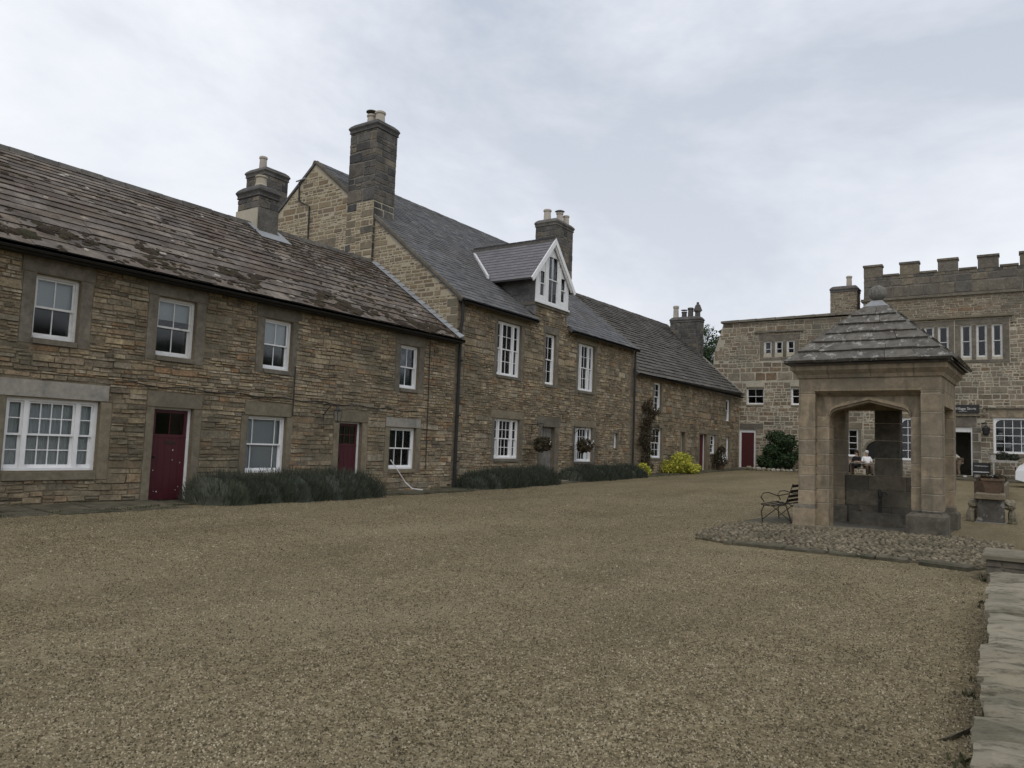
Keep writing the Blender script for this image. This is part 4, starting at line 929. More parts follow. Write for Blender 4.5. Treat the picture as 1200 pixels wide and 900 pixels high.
mb = MB(); mb.fbox(fr3, 16.1, 16.34, -.02, L3, .0, .09); mb.build('verge', M['lintpale'], fc)
gutter(fc, COT, 33.25, 49.3, 5.16, .22)
c4 = stack(fc, -20.05, -17.95, 48.7, 49.4, 7.2, 10.5, cap=.05, nst=25, h=(.14, .24), wr=(1.2, 2.6), label='broad chimney with four different pots')
pot(c4, -19.8, 49.05, 10.5, .95, .19); pot(c4, -19.2, 49.05, 10.5, .5, .18, 'potdk', 'disc'); pot(c4, -18.75, 49.05, 10.5, .75, .19, 'potdk'); pot(c4, -18.25, 49.05, 10.5, .5, .19, 'potdk', 'roofed')

# ================================================================== HALL WING
hw = thing('hall_wing', 'plain grey stone hall wing with pale mortar joining the far cottage', 'building', (-12.5, 49.5, .5))
B = []; H = []
for a in (-13.93, -13.23, -12.5):
    sash(hw, HALL, a, a+.49, 7.76, 8.79, 1, 1, 1, n=-.08, fw=.07, paint='whitew'); H.append((a, a+.49, 7.76, 8.79)); B.append((a, a+.49, 7.76, 8.79))
for r, nm in (((-14.3, -11.65, 8.79, 9.2), 'lintel'), ((-14.2, -13.93, 7.7, 8.788), 'jamb'), ((-13.44, -13.23, 7.7, 8.788), 'mullion'), ((-12.74, -12.5, 7.7, 8.788), 'mullion'), ((-12.01, -11.74, 7.7, 8.788), 'jamb'), ((-14.2, -11.74, 7.5, 7.698), 'sill')):
    block(hw, HALL, r, M['dressdk'], name=nm); B.append(r)
block(hw, HALL, (-14.55, -11.45, 9.32, 9.44), M['dressdk'], name='label_mould', n1=.12)
def w4(t, u0, u1, v0, v1, **k):
    s_ = dict(jw=.2, lh=.3, sh=.12, lmat='dress', jmat='dress', ext=.05); s_.update(k.pop('sur', {}))
    sash(t, HALL, u0, u1, v0, v1, **k); B.extend(surround(t, HALL, u0, u1, v0, v1, **s_)); H.append((u0, u1, v0, v1))
w4(hw, -15.02, -13.9, 4.68, 5.75, cols=2, rt=1, rb=1, paint='whitew', sur=dict(jw=.02, lh=.1, ext=0)); w4(hw, -12.21, -11.25, 4.65, 5.75, cols=2, rt=1, rb=1, sur=dict(jw=.02, lh=.1, ext=0))
w4(hw, -9.35, -8.3, 1.55, 3.2, cols=2, rt=2, rb=2, sur=dict(lh=.4))
door(hw, HALL, -15.46, -14.4, .6, 2.9, M['redbr'], plain=True, n=-.1, fw=.12, label='brown red panelled door in a white frame')
mb = MB(); mb.fbox(HALL, -15.46, -14.4, 2.9, 3.06, -.18, -.08); mb.build('transom', M['white'], hw)
B.append((-15.46, -14.4, .6, 3.06)); H.append((-15.46, -14.4, .6, 3.06)); block(hw, HALL, (-15.45, -13.9, 3.06, 3.45), M['dressdk']); B.append((-15.45, -13.9, 3.06, 3.45))
wl = wall(hw, HALL, -17.25, -8.0, .2, 8.0, [h for h in H if h[3] < 8], M['hmortar'], .6)
wu = wall(hw, HALL, -16.56, -8.0, 8.0, 10.1, [(a, b, max(c, 8.0), d) for a, b, c, d in H if d > 8], M['hmortar'], .6, name='upper_wall')
# (the row of three windows crosses the joint of the two wall meshes)
for h in [h for h in H if h[3] > 8]: pass
mb = MB(); mb.hexa([HALL.p(-17.25, 8.0, -.6), HALL.p(-16.56, 8.0, -.6), HALL.p(-16.56, 10.1, -.6), HALL.p(-16.6, 10.1, -.6)], [HALL.p(-17.25, 8.0, 0), HALL.p(-16.56, 8.0, 0), HALL.p(-16.56, 10.1, 0), HALL.p(-16.6, 10.1, 0)], .3); mb.build('battered_corner', M['hmortar'], hw)
big = layout(-17.25, -8.0, 6.2, 7.6, B, (.3, .42), (1.1, 2.4), .05, .08, 1.1)
lo_ = layout(-17.25, -8.0, .4, 6.2, B, (.12, .34), (.9, 2.6), .042, .35)
hi_ = layout(-17.2, -8.0, 7.6, 10.05, B+[(-14.55, -11.45, 9.32, 9.44)], (.14, .34), (1.2, 3.), .03, .25)
stones(HALL, big+lo_+hi_, wl, M['hstone'], 300, proud=(.006, .02), wave=.012, poly=[(-17.3, .3), (-7.9, .3), (-7.9, 10.2), (-16.6, 10.2), (-17.3, 8.0)])
x = -16.75
while x < -8.0:
    l = min(1.2, -8.0-x); mb = MB(); z = 10.1+(x+16.75)*.012
    mb.hexa([(x+.01, 49.3, z), (x+l-.01, 49.3, z), (x+l-.01, 50.2, z), (x+.01, 50.2, z)], [(x+.01, 49.34, z+.14), (x+l-.01, 49.34, z+.17), (x+l-.01, 50.2, z+.22), (x+.01, 50.2, z+.19)], random.random()); mb.build('coping_stone', M['dressdk'], hw); x += l
mb = MB(); mb.box(-17.2, -16.8, 50.1, 58, .2, 8.0); mb.box(-17.2, -8, 57.6, 58, .2, 8.5); mb.build('side_wall', M['hmortar'], hw)
mb = MB(); mb.hexa([(-17.2, 50.1, 9.7), (-7.9, 50.1, 9.7), (-7.9, 58, 8.2), (-17.2, 58, 7.9)], [(-16.8, 50.1, 9.9), (-7.9, 50.1, 9.9), (-7.9, 58, 8.4), (-17.2, 58, 8.1)]); mb.build('roof', M['slateC'], hw)
c5 = stack(hw, -10.05, -8.5, 50.4, 51.4, 9.6, 12.1, mat='hstone', mort='hmortar', cap=.05, nst=25, h=(.09, .18), wr=(1.4, 3.4), label='square hall chimney with one short pot')
pot(c5, -9.05, 50.9, 12.15, .75, .17)

# ================================================================== CASTELLATED HALL
ch = thing('castellated_hall', 'tall castellated stone hall with mullioned windows, shop sign and shop window', 'building', (-3, 49.5, .6))
B = []; H = []
wins = [(-5.45, -4.95), (-4.75, -4.25), (-4.05, -3.52), (-2.92, -2.4), (-2.17, -1.66), (-1.43, -.94)]
for i, (a, b) in enumerate(wins):
    sash(ch, HALL, a, b, 7.34, 9.2, 1, 1, 1, n=-.1, fw=.07, paint='whitew'); H.append((a, b, 7.34, 9.2)); B.append((a, b, 7.34, 9.2))
ed = [(-5.8, -5.45, 'jamb'), (-4.95, -4.75, 'mullion'), (-4.25, -4.05, 'mullion'), (-3.52, -3.24, 'jamb'), (-3.22, -2.92, 'jamb'), (-2.4, -2.17, 'mullion'), (-1.66, -1.43, 'mullion'), (-.94, -.6, 'jamb')]
for a, b, nm in ed: block(ch, HALL, (a, b, 7.2, 9.198), M['dressdk'], name=nm); B.append((a, b, 7.2, 9.2))
for a, b in ((-5.8, -3.24), (-3.22, -.6)):
    block(ch, HALL, (a, b, 9.2, 9.5), M['dressdk'], name='lintel'); block(ch, HALL, (a, b, 7.02, 7.198), M['dressdk'], name='sill', n1=.05)
B.append((-5.8, -.6, 7.02, 9.5))
block(ch, HALL, (-6.0, -.38, 9.58, 9.72), M['dress'], name='label_mould', n1=.14); block(ch, HALL, (-.5, -.38, 9.2, 9.578), M['dress'], name='label_mould', n1=.12)
# tall round-cornered windows and the shop window
def shopwin(u0, u1, v0, v1, cols, rows, nm):
    mb = MB(); fw = .11; mb.fbox(HALL, u0, u0+fw, v0, v1, -.2, -.06); mb.fbox(HALL, u1-fw, u1, v0, v1, -.2, -.06); mb.fbox(HALL, u0+fw, u1-fw, v1-fw, v1, -.2, -.06); mb.fbox(HALL, u0+fw, u1-fw, v0, v0+fw, -.2, -.05)
    for s, uu in ((1, u0+fw), (-1, u1-fw)):   # rounded upper corners
        R = .3; P = HALL.p; vv_ = v1-fw
        for k in range(5):
            a0, a1 = math.pi/2*k/5, math.pi/2*(k+1)/5
            p0 = (uu+s*(R-R*math.sin(a0)), vv_-R+R*math.cos(a0)); p1 = (uu+s*(R-R*math.sin(a1)), vv_-R+R*math.cos(a1))
            c = [(uu, vv_), p0, p1]
            if s > 0: c = [c[0], c[2], c[1]]
            mb.quad([P(*c[0], -.08), P(*c[1], -.08), P(*c[2], -.08)])
    cells = bars(mb, HALL, u0+fw-.03, u1-fw+.03, v0+fw-.03, v1-fw+.03, -.17, -.11, .03, cols, rows, .035, .035)
    w_ = mb.build('window', M['white'], ch); w_['label'] = nm
    for r in cells: g = MB(); g.fbox(HALL, *r, -.145, -.14); g.build('pane', M['glass'], w_)
    H.append((u0, u1, v0, v1)); B.append((u0, u1, v0, v1)); return w_
shopwin(-6.05, -4.6, 1.45, 3.9, 4, 5, 'tall white window with rounded upper corners')
sw = shopwin(-1.42, 1.9, 2.0, 3.95, 8, 4, 'wide white shop window with small panes and notices')
for (a, b, c, d) in ((-1.3, -.98, 2.72, 2.98), (-1.2, -.98, 3.02, 3.14), (-1.28, -1.0, 2.35, 2.62), (-.9, -.62, 2.32, 2.62), (-.1, .35, 2.5, 2.95), (-.15, .3, 2.1, 2.45)):
    mb = MB(); mb.fbox(HALL, a, b, c, d, -.2, -.19, random.random()); mb.build('notice', M['paper'], sw)
block(ch, HALL, (-1.62, 2.1, 3.97, 4.42), M['ashlar'], name='lintel', n1=.03); B.append((-1.62, 2.1, 3.97, 4.42)); block(ch, HALL, (-1.9, 2.3, 4.44, 4.52), M['dressdk'], name='label_mould', n1=.12); block(ch, HALL, (-1.9, -1.75, 4.05, 4.43), M['dress'], name='label_mould', n1=.1)
block(ch, HALL, (-1.55, 2.0, 1.84, 1.998), M['dress'], name='sill', n1=.08)
# dark doorway with pale transom board
H.append((-4.1, -2.42, .72, 3.4)); B.append((-4.1, -2.42, .72, 3.4))
mb = MB(); mb.fbox(HALL, -2.48, -2.42, .72, 3.4, -.2, -.02); mb.fbox(HALL, -4.1, -4.04, .72, 3.4, -.2, -.02); mb.fbox(HALL, -4.04, -2.48, 3.13, 3.4, -.16, -.05); mb.build('door_frame', M['whitew'], ch)
mb = MB(); mb.fbox(HALL, -4.04, -3.9, .74, 3.1, -1.0, -.1); mb.build('door', M['oak'], ch)['label'] = 'open dark shop door'
block(ch, HALL, (-4.35, -2.2, 3.42, 3.92), M['dressdk'], name='lintel', n1=.03); B.append((-4.35, -2.2, 3.42, 3.92)); block(ch, HALL, (-4.5, -2.02, 4.02, 4.12), M['dress'], name='label_mould', n1=.14)
v = .72
while v < 3.3:
    h_ = random.uniform(.35, .6); block(ch, HALL, (-2.42, -2.42+random.choice((.3, .42)), v, min(v+h_-.02, 3.4)), M['dressdk'], name='jamb'); v += h_
B.append((-2.42, -2.02, .72, 3.4))
# arched doorway seen through the well house, a flat dark sheet painting its shaded opening
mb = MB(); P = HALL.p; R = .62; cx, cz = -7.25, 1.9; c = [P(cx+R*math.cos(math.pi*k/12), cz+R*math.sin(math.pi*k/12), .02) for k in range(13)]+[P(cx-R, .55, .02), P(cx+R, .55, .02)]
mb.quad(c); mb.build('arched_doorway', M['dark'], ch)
mb = MB()
for k in range(12):
    a0, a1 = math.pi*k/12+.02, math.pi*(k+1)/12-.02; q4 = [(R, a0), (R+.14, a0), (R+.14, a1), (R, a1)]
    mb.hexa([P(cx+r*math.cos(a), cz+r*math.sin(a), -.02) for r, a in q4], [P(cx+r*math.cos(a), cz+r*math.sin(a), .05) for r, a in q4], random.random())
mb.build('arch_stones', M['dress'], ch); B.append((cx-R-.14, cx+R+.14, .5, cz+R+.1))
wl = wall(ch, HALL, -8.0, 8.0, .2, 11.0, H, M['hmortar'], .6)
stones(HALL, layout(-8.0, 7.0, .5, 9.5, B, (.14, .36), (.9, 2.4), .042, .35), wl, M['hstone'], 200, proud=(.006, .02), wave=.012)
stones(HALL, layout(-8.0, 7.0, 9.5, 10.88, B, (.1, .2), (1.6, 3.8), .02, .2), wl, M['hstone'], 90, proud=(.012, .03))
mb = MB(); mb.box(-8.12, 8.1, 49.36, 49.6, 10.9, 11.04); mb.box(-8.12, -7.9, 49.6, 59, 10.9, 11.04); mb.build('string_course', M['dressdk'], ch)
mb = MB(); mb.box(-7.97, 8, 49.53, 50.0, 11.04, 12.38); mb.box(-7.97, -7.5, 50, 59, 11.04, 12.38); mb.build('parapet', M['chimm'], ch)
px = wl
pp = layout(-7.98, 8, 11.05, 12.38, [], (.42, .47), (1.2, 2.2), .02, 0)
HP = Fr((0, 49.53, 0), (1, 0, 0), (0, 0, 1), (0, -1, 0)); par = ch.children[-1]
par = [c_ for c_ in ch.children if c_.name.startswith('parapet')][0]
stones(HP, pp, par, M['parap'], 60, proud=(.02, .03), stuff='parapet_blocks')
x = -7.98; k = 0
while x < 7:
    mb = MB(); mb.box(x, x+1.0, 49.5, 50.0, 12.38, 13.02, random.random()); mb.box(x-.04, x+1.04, 49.44, 50.06, 13.022, 13.14, .2); mb.build('merlon', M['parap'], ch)
    mb = MB(); mb.box(x+1.042, x+1.93, 49.46, 50.03, 12.385, 12.5, .3); mb.build('crenel_coping', M['dressdk'], ch); x += 1.975; k += 1
for y in np.arange(51, 58, 2): mb = MB(); mb.box(-7.98, -7.5, y, y+1, 12.385, 13.1, random.random()); mb.build('merlon', M['dressdk'], ch)
mb = MB(); mb.box(-8.0, -7.6, 50.1, 59, .2, 10.9); mb.box(-8, 8, 58.6, 59, .2, 11); mb.box(7.6, 8, 50.1, 58.6, .2, 11); mb.build('side_wall', M['hmortar'], ch)
SF = Fr((-8.0, 59, 0), (0, -1, 0), (0, 0, 1), (-1, 0, 0)); stones(SF, layout(0, 8.9, 8.2, 10.88, [], (.12, .26), (1.4, 3.), .02, .2), par, M['hstone'], 0)
mb = MB(); mb.box(-7.9, 7.9, 50.1, 58.9, 11.0, 11.2); mb.build('roof', M['slateC'], ch)
# shop sign
def textmesh(body, size, name, mat, parent, fr, u, v, n, ext=.006):
    cu = bpy.data.curves.new('tmp', 'FONT'); cu.body = body; cu.size = size; cu.extrude = ext; cu.align_x = 'LEFT'
    o = bpy.data.objects.new('tmp', cu); COL.objects.link(o); dg = bpy.context.evaluated_depsgraph_get()
    me = bpy.data.meshes.new_from_object(o.evaluated_get(dg)); bpy.data.objects.remove(o)
    wmax = max(v_.co.x for v_ in me.vertices); b = np.array(base_of(parent))
    for v_ in me.vertices:
        x, y, z = v_.co; v_.co = Vector(fr.p(u+x, v+y, n+z)-b)
    me.materials.clear(); me.materials.append(mat); o = link(name, me, parent); return o, wmax
sg = thing('shop_sign', 'long black shop sign with white lettering above the dark doorway', 'sign', (-3.1, 49.4, 4.4))
mb = MB(); mb.fbox(HALL, -4.25, -2.06, 4.2, 4.66, .02, .08); mb.build('board', M['black'], sg)
o, wx = textmesh('Blanchland Village Store', .2, 'lettering', M['whitew'], sg, HALL, -4.15, 4.38, .085)
s_ = 1.93/wx
b0 = np.array(base_of(sg))
for v_ in o.data.vertices:
    p = np.array(v_.co)+b0; v_.co = Vector(np.array([-4.15+(p[0]+4.15)*s_, p[1], p[2]])-b0)
mb = MB(); mb.fbox(HALL, -3.05, -2.65, 4.29, 4.305, .08, .086); mb.build('underline', M['whitew'], sg)
# wall lantern between the door and the shop window
wlamp = thing('wall_lantern', 'small dark wall lantern between the doorway and the shop window', 'lamp', (-1.75, 49.3, 3.3))
mb = MB(); mb.tube([(-1.95, 49.49, 3.62), (-1.75, 49.2, 3.66), (-1.75, 49.2, 3.5)], .03, 5); mb.build('bracket', M['black'], wlamp)
mb = MB(); mb.lathe((-1.75, 49.2, 2.95), [(.09, 0), (.16, .1), (.2, .4), (.05, .55)], 6); mb.build('lantern', M['black'], wlamp)

# ================================================================== STONE WELL HOUSE
wh = thing('well_house', 'square open stone well house with hipped slab roof and ball finial in the gravel square', 'shelter', (-4.07, 17.17, 0), math.radians(-2))
W_, D_2 = 2.72, 2.42
def lb(name, mat, *boxes, parent=None, ch=0):
    mb = MB()
    for b in boxes: mb.box(*b[:6], b[6] if len(b) > 6 else random.random(), ch=ch)
    return mb.build(name, mat, parent or wh, local=True)
def pier(x0, x1, y0, y1, seams, dark=False):
    core = lb('pier', M['joint'], (x0+.008, x1-.008, y0+.008, y1-.008, seams[0]-(.1 if seams[0] == 0 else 0), seams[-1]-.001))
    for a, b in zip(seams, seams[1:]):
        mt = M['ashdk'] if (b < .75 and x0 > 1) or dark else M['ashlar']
        e = random.uniform(-.0015, .0015); mb = MB(); g = .0065
        x0_, x1_, y0_, y1_ = x0+e, x1+e, y0+e, y1+e; c = .008
        mb.hexa([(x0_, y0_, a+g+c), (x1_, y0_, a+g+c), (x1_, y1_, a+g+c), (x0_, y1_, a+g+c)], [(x0_, y0_, b-g-c), (x1_, y0_, b-g-c), (x1_, y1_, b-g-c), (x0_, y1_, b-g-c)], random.random())
        mb.hexa([(x0_+c, y0_+c, a+g), (x1_-c, y0_+c, a+g), (x1_-c, y1_-c, a+g), (x0_+c, y1_-c, a+g)], [(x0_, y0_, a+g+c), (x1_, y0_, a+g+c), (x1_, y1_, a+g+c), (x0_, y1_, a+g+c)], 0, False)
        mb.hexa([(x0_, y0_, b-g-c), (x1_, y0_, b-g-c), (x1_, y1_, b-g-c), (x0_, y1_, b-g-c)], [(x0_+c, y0_+c, b-g), (x1_-c, y0_+c, b-g), (x1_-c, y1_-c, b-g), (x0_+c, y1_-c, b-g)], 0, False)
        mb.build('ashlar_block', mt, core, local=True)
SL_ = [0, .45, .76, 1.05, 1.28, 1.52, 1.82, 2.1, 2.38, 2.83, 2.89]
SR_ = [0, .5, .78, 1.12, 1.45, 1.95, 2.4, 2.89]
LF = .34
pier(0, LF, 0, .5, [0, .45, .76, 1.08, 1.28, 1.52, 1.83, 2.1, 2.83, 2.892]); pier(W_-.36, W_, 0, .5, [0, .5, .82, 1.15, 1.55, 1.98, 2.45, 2.83, 2.892])
pier(LF+.002, .6, .14, .5, [0, .5, .8, 1.1, 1.3, 1.55, 1.85, 2.12, 2.35]); pier(W_-.56, W_-.362, .14, .5, [0, .5, .95, 1.4, 1.98, 2.35])
pier(0, .5, D_2-.4, D_2, [0, .5, .8, 1.15, 1.55, 1.9, 2.3, 2.892]); pier(W_-.5, W_, D_2-.4, D_2, [0, .5, .85, 1.2, 1.6, 2., 2.4, 2.892])
pier(1.14, 1.66, D_2-.38, D_2-.02, [1.1, 1.5, 1.9, 2.3, 2.6], dark=True)  # interior shade painted in by using the dark ashlar throughout
# shadow grooves of the moulded inner jamb
for a, b in ((LF-.03, LF+.002), (W_-.362, W_-.33)): pass
# low wall at the back, coursed
lw = lb('low_wall', M['joint'], (.51, W_-.51, D_2-.33, D_2-.02, 0, 1.08))
for r0, r1, offs in ((0, .4, .3), (.41, .76, .75), (.77, 1.09, .5)):
    x = .5
    while x < W_-.5-.02:
        l = min(random.uniform(.55, .8) if x > .51 else offs, W_-.5-x)
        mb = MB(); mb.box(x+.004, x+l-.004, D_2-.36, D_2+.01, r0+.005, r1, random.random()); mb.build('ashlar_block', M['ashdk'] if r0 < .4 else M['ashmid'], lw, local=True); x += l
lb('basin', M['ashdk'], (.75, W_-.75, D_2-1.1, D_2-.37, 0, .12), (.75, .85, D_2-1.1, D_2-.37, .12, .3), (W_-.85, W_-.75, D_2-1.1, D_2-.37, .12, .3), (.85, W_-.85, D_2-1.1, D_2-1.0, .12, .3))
# lintel over the back openings and over the side openings
lb('back_lintel', M['ashlar'], (.502, W_-.502, D_2-.38, D_2-.02, 2.602, 2.89))
for xa, xb in ((.002, .4), (W_-.4, W_-.002)): lb('side_lintel', M['ashlar'], (xa, xb, .502, D_2-.402, 2.6, 2.89))
# front: arch panel with four-centred arch, moulded rim and spandrels
AX0, AX1, SZ, AZ = .6, W_-.56, 2.33, 2.66
def az(x, off=0):
    c = (AX0+AX1)/2; hw_ = (AX1-AX0)/2+off; t = abs(x-c)/hw_
    t = min(t, 1); r = .2
    z = AZ+off-(AZ-SZ)*.62*t
    if t > 1-r: q_ = (t-(1-r))/r; z -= (AZ-SZ)*.38*(1-math.sqrt(max(0, 1-q_*q_)))*1.0+.0
    return z if t < 1 else SZ
mb = MB(); ns = 36; xs_ = [AX0+(AX1-AX0)*i/ns for i in range(ns+1)]
for a, b in zip(xs_, xs_[1:]):
    za, zb = az(a), az(b)
    mb.hexa([(a, .48, za), (b, .48, zb), (b, .48, 2.89), (a, .48, 2.89)][::-1] if False else [(a, .2, za), (b, .2, zb), (b, .48, zb), (a, .48, za)], [(a, .2, 2.89), (b, .2, 2.89), (b, .48, 2.89), (a, .48, 2.89)], .4)
mb.box(LF+.002, AX0, .2, .48, 2.352, 2.89, .4); mb.box(AX1, W_-.362, .2, .48, 2.352, 2.89, .4)
mb.build('arch_panel', M['ashlar'], wh, local=True)
mb = MB()
for a, b in zip(xs_, xs_[1:]):
    for (o0, o1, ya, yb) in ((.0, .05, .15, .2), (.05, .1, .1, .2), (.1, .125, .14, .2)):
        def zz_(x, o): return az((AX0+AX1)/2+(x-(AX0+AX1)/2), 0)+o
        mb.hexa([(a, ya, zz_(a, o0)), (b, ya, zz_(b, o0)), (b, yb, zz_(b, o0)), (a, yb, zz_(a, o0))], [(a, ya, zz_(a, o1)), (b, ya, zz_(b, o1)), (b, yb, zz_(b, o1)), (a, yb, zz_(a, o1))], .7)
mb.build('arch_moulding', M['ashlar'], wh, local=True)
mb = MB()   # splayed rectangular label
mb.hexa([(LF-.02, -.002, 2.892), (W_-.34, -.002, 2.892), (W_-.34, .2, 2.78), (LF-.02, .2, 2.78)], [(LF-.02, -.002, 2.93), (W_-.34, -.002, 2.93), (W_-.34, .2, 2.93), (LF-.02, .2, 2.93)], .6)
mb.build('label_mould', M['ashlar'], wh, local=True)
# frieze, cornice
lb('frieze', M['ashlar'], (0, W_, 0, .5, 2.932, 3.15, .5), (0, W_, D_2-.5, D_2, 2.894, 3.15, .5), (0, .4, .502, D_2-.502, 2.894, 3.15, .5), (W_-.4, W_, .502, D_2-.502, 2.894, 3.15, .5), (0, LF-.024, 0, .5, 2.894, 2.93, .5), (W_-.336, W_, 0, .5, 2.894, 2.93, .5))
lb('ceiling', M['oak'], (.1, W_-.1, .1, D_2-.1, 3.0, 3.1))
seg = [0, .62, 1.45, 2.25, 2.72]
prof = [(0.0, 3.155), (.03, 3.17), (.05, 3.24), (.11, 3.31), (.13, 3.33), (.13, 3.44)]
for side in range(4):
    wd = W_ if side % 2 == 0 else D_2
    sg_ = [s*wd/2.72 for s in seg]
    for i, (a, b) in enumerate(zip(sg_, sg_[1:])):
        mb = MB(); g = .004
        for (o0, z0), (o1, z1) in zip(prof, prof[1:]):
            def pt(t, o, z):
                x_, y_ = {0: (t, -o), 1: (W_+o, t), 2: (W_-t, D_2+o), 3: (-o, D_2-t)}[side]; return (x_, y_, z)
            a0 = a+g if i else -o0; a1 = a+g if i else -o1; b0_ = b-g if i < 3 else wd+o0; b1_ = b-g if i < 3 else wd+o1
            mb.quad([pt(a0, o0, z0), pt(b0_, o0, z0), pt(b1_, o1, z1), pt(a1, o1, z1)], .3+.1*i)
        mb.build('cornice_stone', M['ashlar'], wh, local=True)
lb('wall_plate', M['joint'], (.0, W_, 0, D_2, 3.152, 3.43))
# hipped roof of big stone slabs
EO = .24; cxw, cyw = W_/2, D_2/2; Hx, Hy = W_/2+EO, D_2/2+EO
z0, z1 = 3.50, 4.84; tx, ty = .2, .2
lv = [0, .17, .34, .5, .66, .82, 1.0]
lb('roof', M['slateC'], (cxw-Hx+.06, cxw+Hx-.06, cyw-Hy+.06, cyw+Hy-.06, 3.432, 3.47))
roofc = [c_ for c_ in wh.children if c_.name.startswith('roof')][0]
mb = MB(); mb.hexa([(cxw-Hx+.06, cyw-Hy+.06, 3.47), (cxw+Hx-.06, cyw-Hy+.06, 3.47), (cxw+Hx-.06, cyw+Hy-.06, 3.47), (cxw-Hx+.06, cyw+Hy-.06, 3.47)], [(cxw-tx, cyw-ty, z1-.04), (cxw+tx, cyw-ty, z1-.04), (cxw+tx, cyw+ty, z1-.04), (cxw-tx, cyw+ty, z1-.04)]); mb.build('roof_core', M['slateC'], roofc, local=True)
for side in range(4):
    for k, (a, b) in enumerate(zip(lv, lv[1:])):
        hx0, hx1 = (Hx+(tx-Hx)*a, Hx+(tx-Hx)*b) if side % 2 == 0 else (Hy+(ty-Hy)*a, Hy+(ty-Hy)*b)
        dy0, dy1 = (Hy+(ty-Hy)*a, Hy+(ty-Hy)*b) if side % 2 == 0 else (Hx+(tx-Hx)*a, Hx+(tx-Hx)*b)
        za, zb = z0+(z1-z0)*a, z0+(z1-z0)*b
        nsl = max(2, int(round(hx0*2/random.uniform(.42, .62)))); cuts = [0]+sorted([min(.92, max(.08, (i+random.uniform(-.25, .25))/nsl)) for i in range(1, nsl)])+[1]
        for c0, c1_ in zip(cuts, cuts[1:]):
            q0, q1 = -hx0+2*hx0*c0+.004, -hx0+2*hx0*c1_-.004; r0_, r1_ = -hx1+2*hx1*c0+.004, -hx1+2*hx1*c1_-.004
            t = .06+random.uniform(-.012, .014); dz = random.uniform(-.006, .006)
            def P2(s, d, z):
                x_, y_ = {0: (s, -d), 1: (d, s), 2: (-s, d), 3: (-d, -s)}[side]; return (cxw+x_, cyw+y_, z)
            mb = MB(); e_ = .09
            mb.hexa([P2(q0, dy0+e_-.055, za-.02+dz), P2(q1, dy0+e_-.055, za-.02+dz), P2(r1_, dy1, zb+.0), P2(r0_, dy1, zb+.0)], [P2(q0, dy0+e_-.006, za-.035+t+dz+random.uniform(-.006, .006)), P2(q1, dy0+e_-.006, za-.035+t+dz+random.uniform(-.006, .006)), P2(r1_, dy1, zb+.035), P2(r0_, dy1, zb+.035)], random.random())
            mb.build('roof_slab', M['slateP'], roofc, local=True)
mb = MB(); mb.hexa([(cxw-.29, cyw-.29, 4.79), (cxw+.29, cyw-.29, 4.79), (cxw+.29, cyw+.29, 4.79), (cxw-.29, cyw+.29, 4.79)], [(cxw-.11, cyw-.11, 4.98), (cxw+.11, cyw-.11, 4.98), (cxw+.11, cyw+.11, 4.98), (cxw-.11, cyw+.11, 4.98)]); mb.build('lead_cap', M['lead'], wh, local=True)
mb = MB(); nn = 28; b0 = len(mb.v); prof_ = [(.07, 0), (.09, .02), (.07, .04)]
mb.lathe((cxw, cyw, 4.96), prof_, 14)
rings = []
for i in range(1, 10):
    th_ = math.pi*i/10; b = len(mb.v)
    for k in range(nn):
        a = 2*math.pi*k/nn; r = .18*math.sin(th_)*(1+.07*(1 if k % 2 else -1)); mb.v.append((cxw+r*math.cos(a), cyw+r*math.sin(a), 5.16-.175*math.cos(th_)))
    rings.append(b)
for a, b in zip(rings, rings[1:]):
    for k in range(nn): mb.f.append((a+k, a+(k+1) % nn, b+(k+1) % nn, b+k)); mb.r.append(.3)
mb.f.append(tuple(rings[-1]+k for k in range(nn))); mb.r.append(.3); mb.f.append(tuple(rings[0]+nn-1-k for k in range(nn))); mb.r.append(.3)
mb.build('ball_finial', M['cope2'], wh, local=True)
# plinths and threshold
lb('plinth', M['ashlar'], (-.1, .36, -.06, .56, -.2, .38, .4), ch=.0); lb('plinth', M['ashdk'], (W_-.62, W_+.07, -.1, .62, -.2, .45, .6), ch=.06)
mb = MB(); mb.hexa([(-.1, -.06, .38), (.36, -.06, .38), (.36, .56, .38), (-.1, .56, .38)], [(-.01, .0, .47), (.345, .0, .47), (.345, .5, .47), (-.01, .5, .47)], .1, False); mb.build('plinth_chamfer', M['ashdk'], wh, local=True)
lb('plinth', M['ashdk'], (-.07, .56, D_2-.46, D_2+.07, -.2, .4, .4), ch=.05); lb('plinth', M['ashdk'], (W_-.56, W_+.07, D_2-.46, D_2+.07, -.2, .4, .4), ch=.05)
x = -.12
for l in (.5, .75, .8, .7): lb('threshold_stone', M['dress'], (x+.004, x+l-.004, -.14, .3, -.2, .035+random.uniform(-.004, .004)), ch=.015); x += l
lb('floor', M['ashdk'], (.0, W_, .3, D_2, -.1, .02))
# pump
pm = thing('water_pump', 'slim black iron pump standing against the low back wall inside the well house', 'pump', (-2.72, 18.95, .12), 0)
mb = MB(); mb.lathe((0, 0, 0), [(.06, -.1), (.06, .04), (.035, .07), (.035, .5), (.05, .52), (.045, .62), (.02, .66)], 10); mb.tube([(0, 0, .45), (0, -.12, .44), (0, -.15, .38)], .02, 6); mb.build('body', M['black'], pm, local=True)
mb = MB(); mb.tube([(0, 0, .58), (.1, -.02, .62), (.16, -.03, .56)], .014, 6); mb.build('handle', M['black'], pm, local=True)

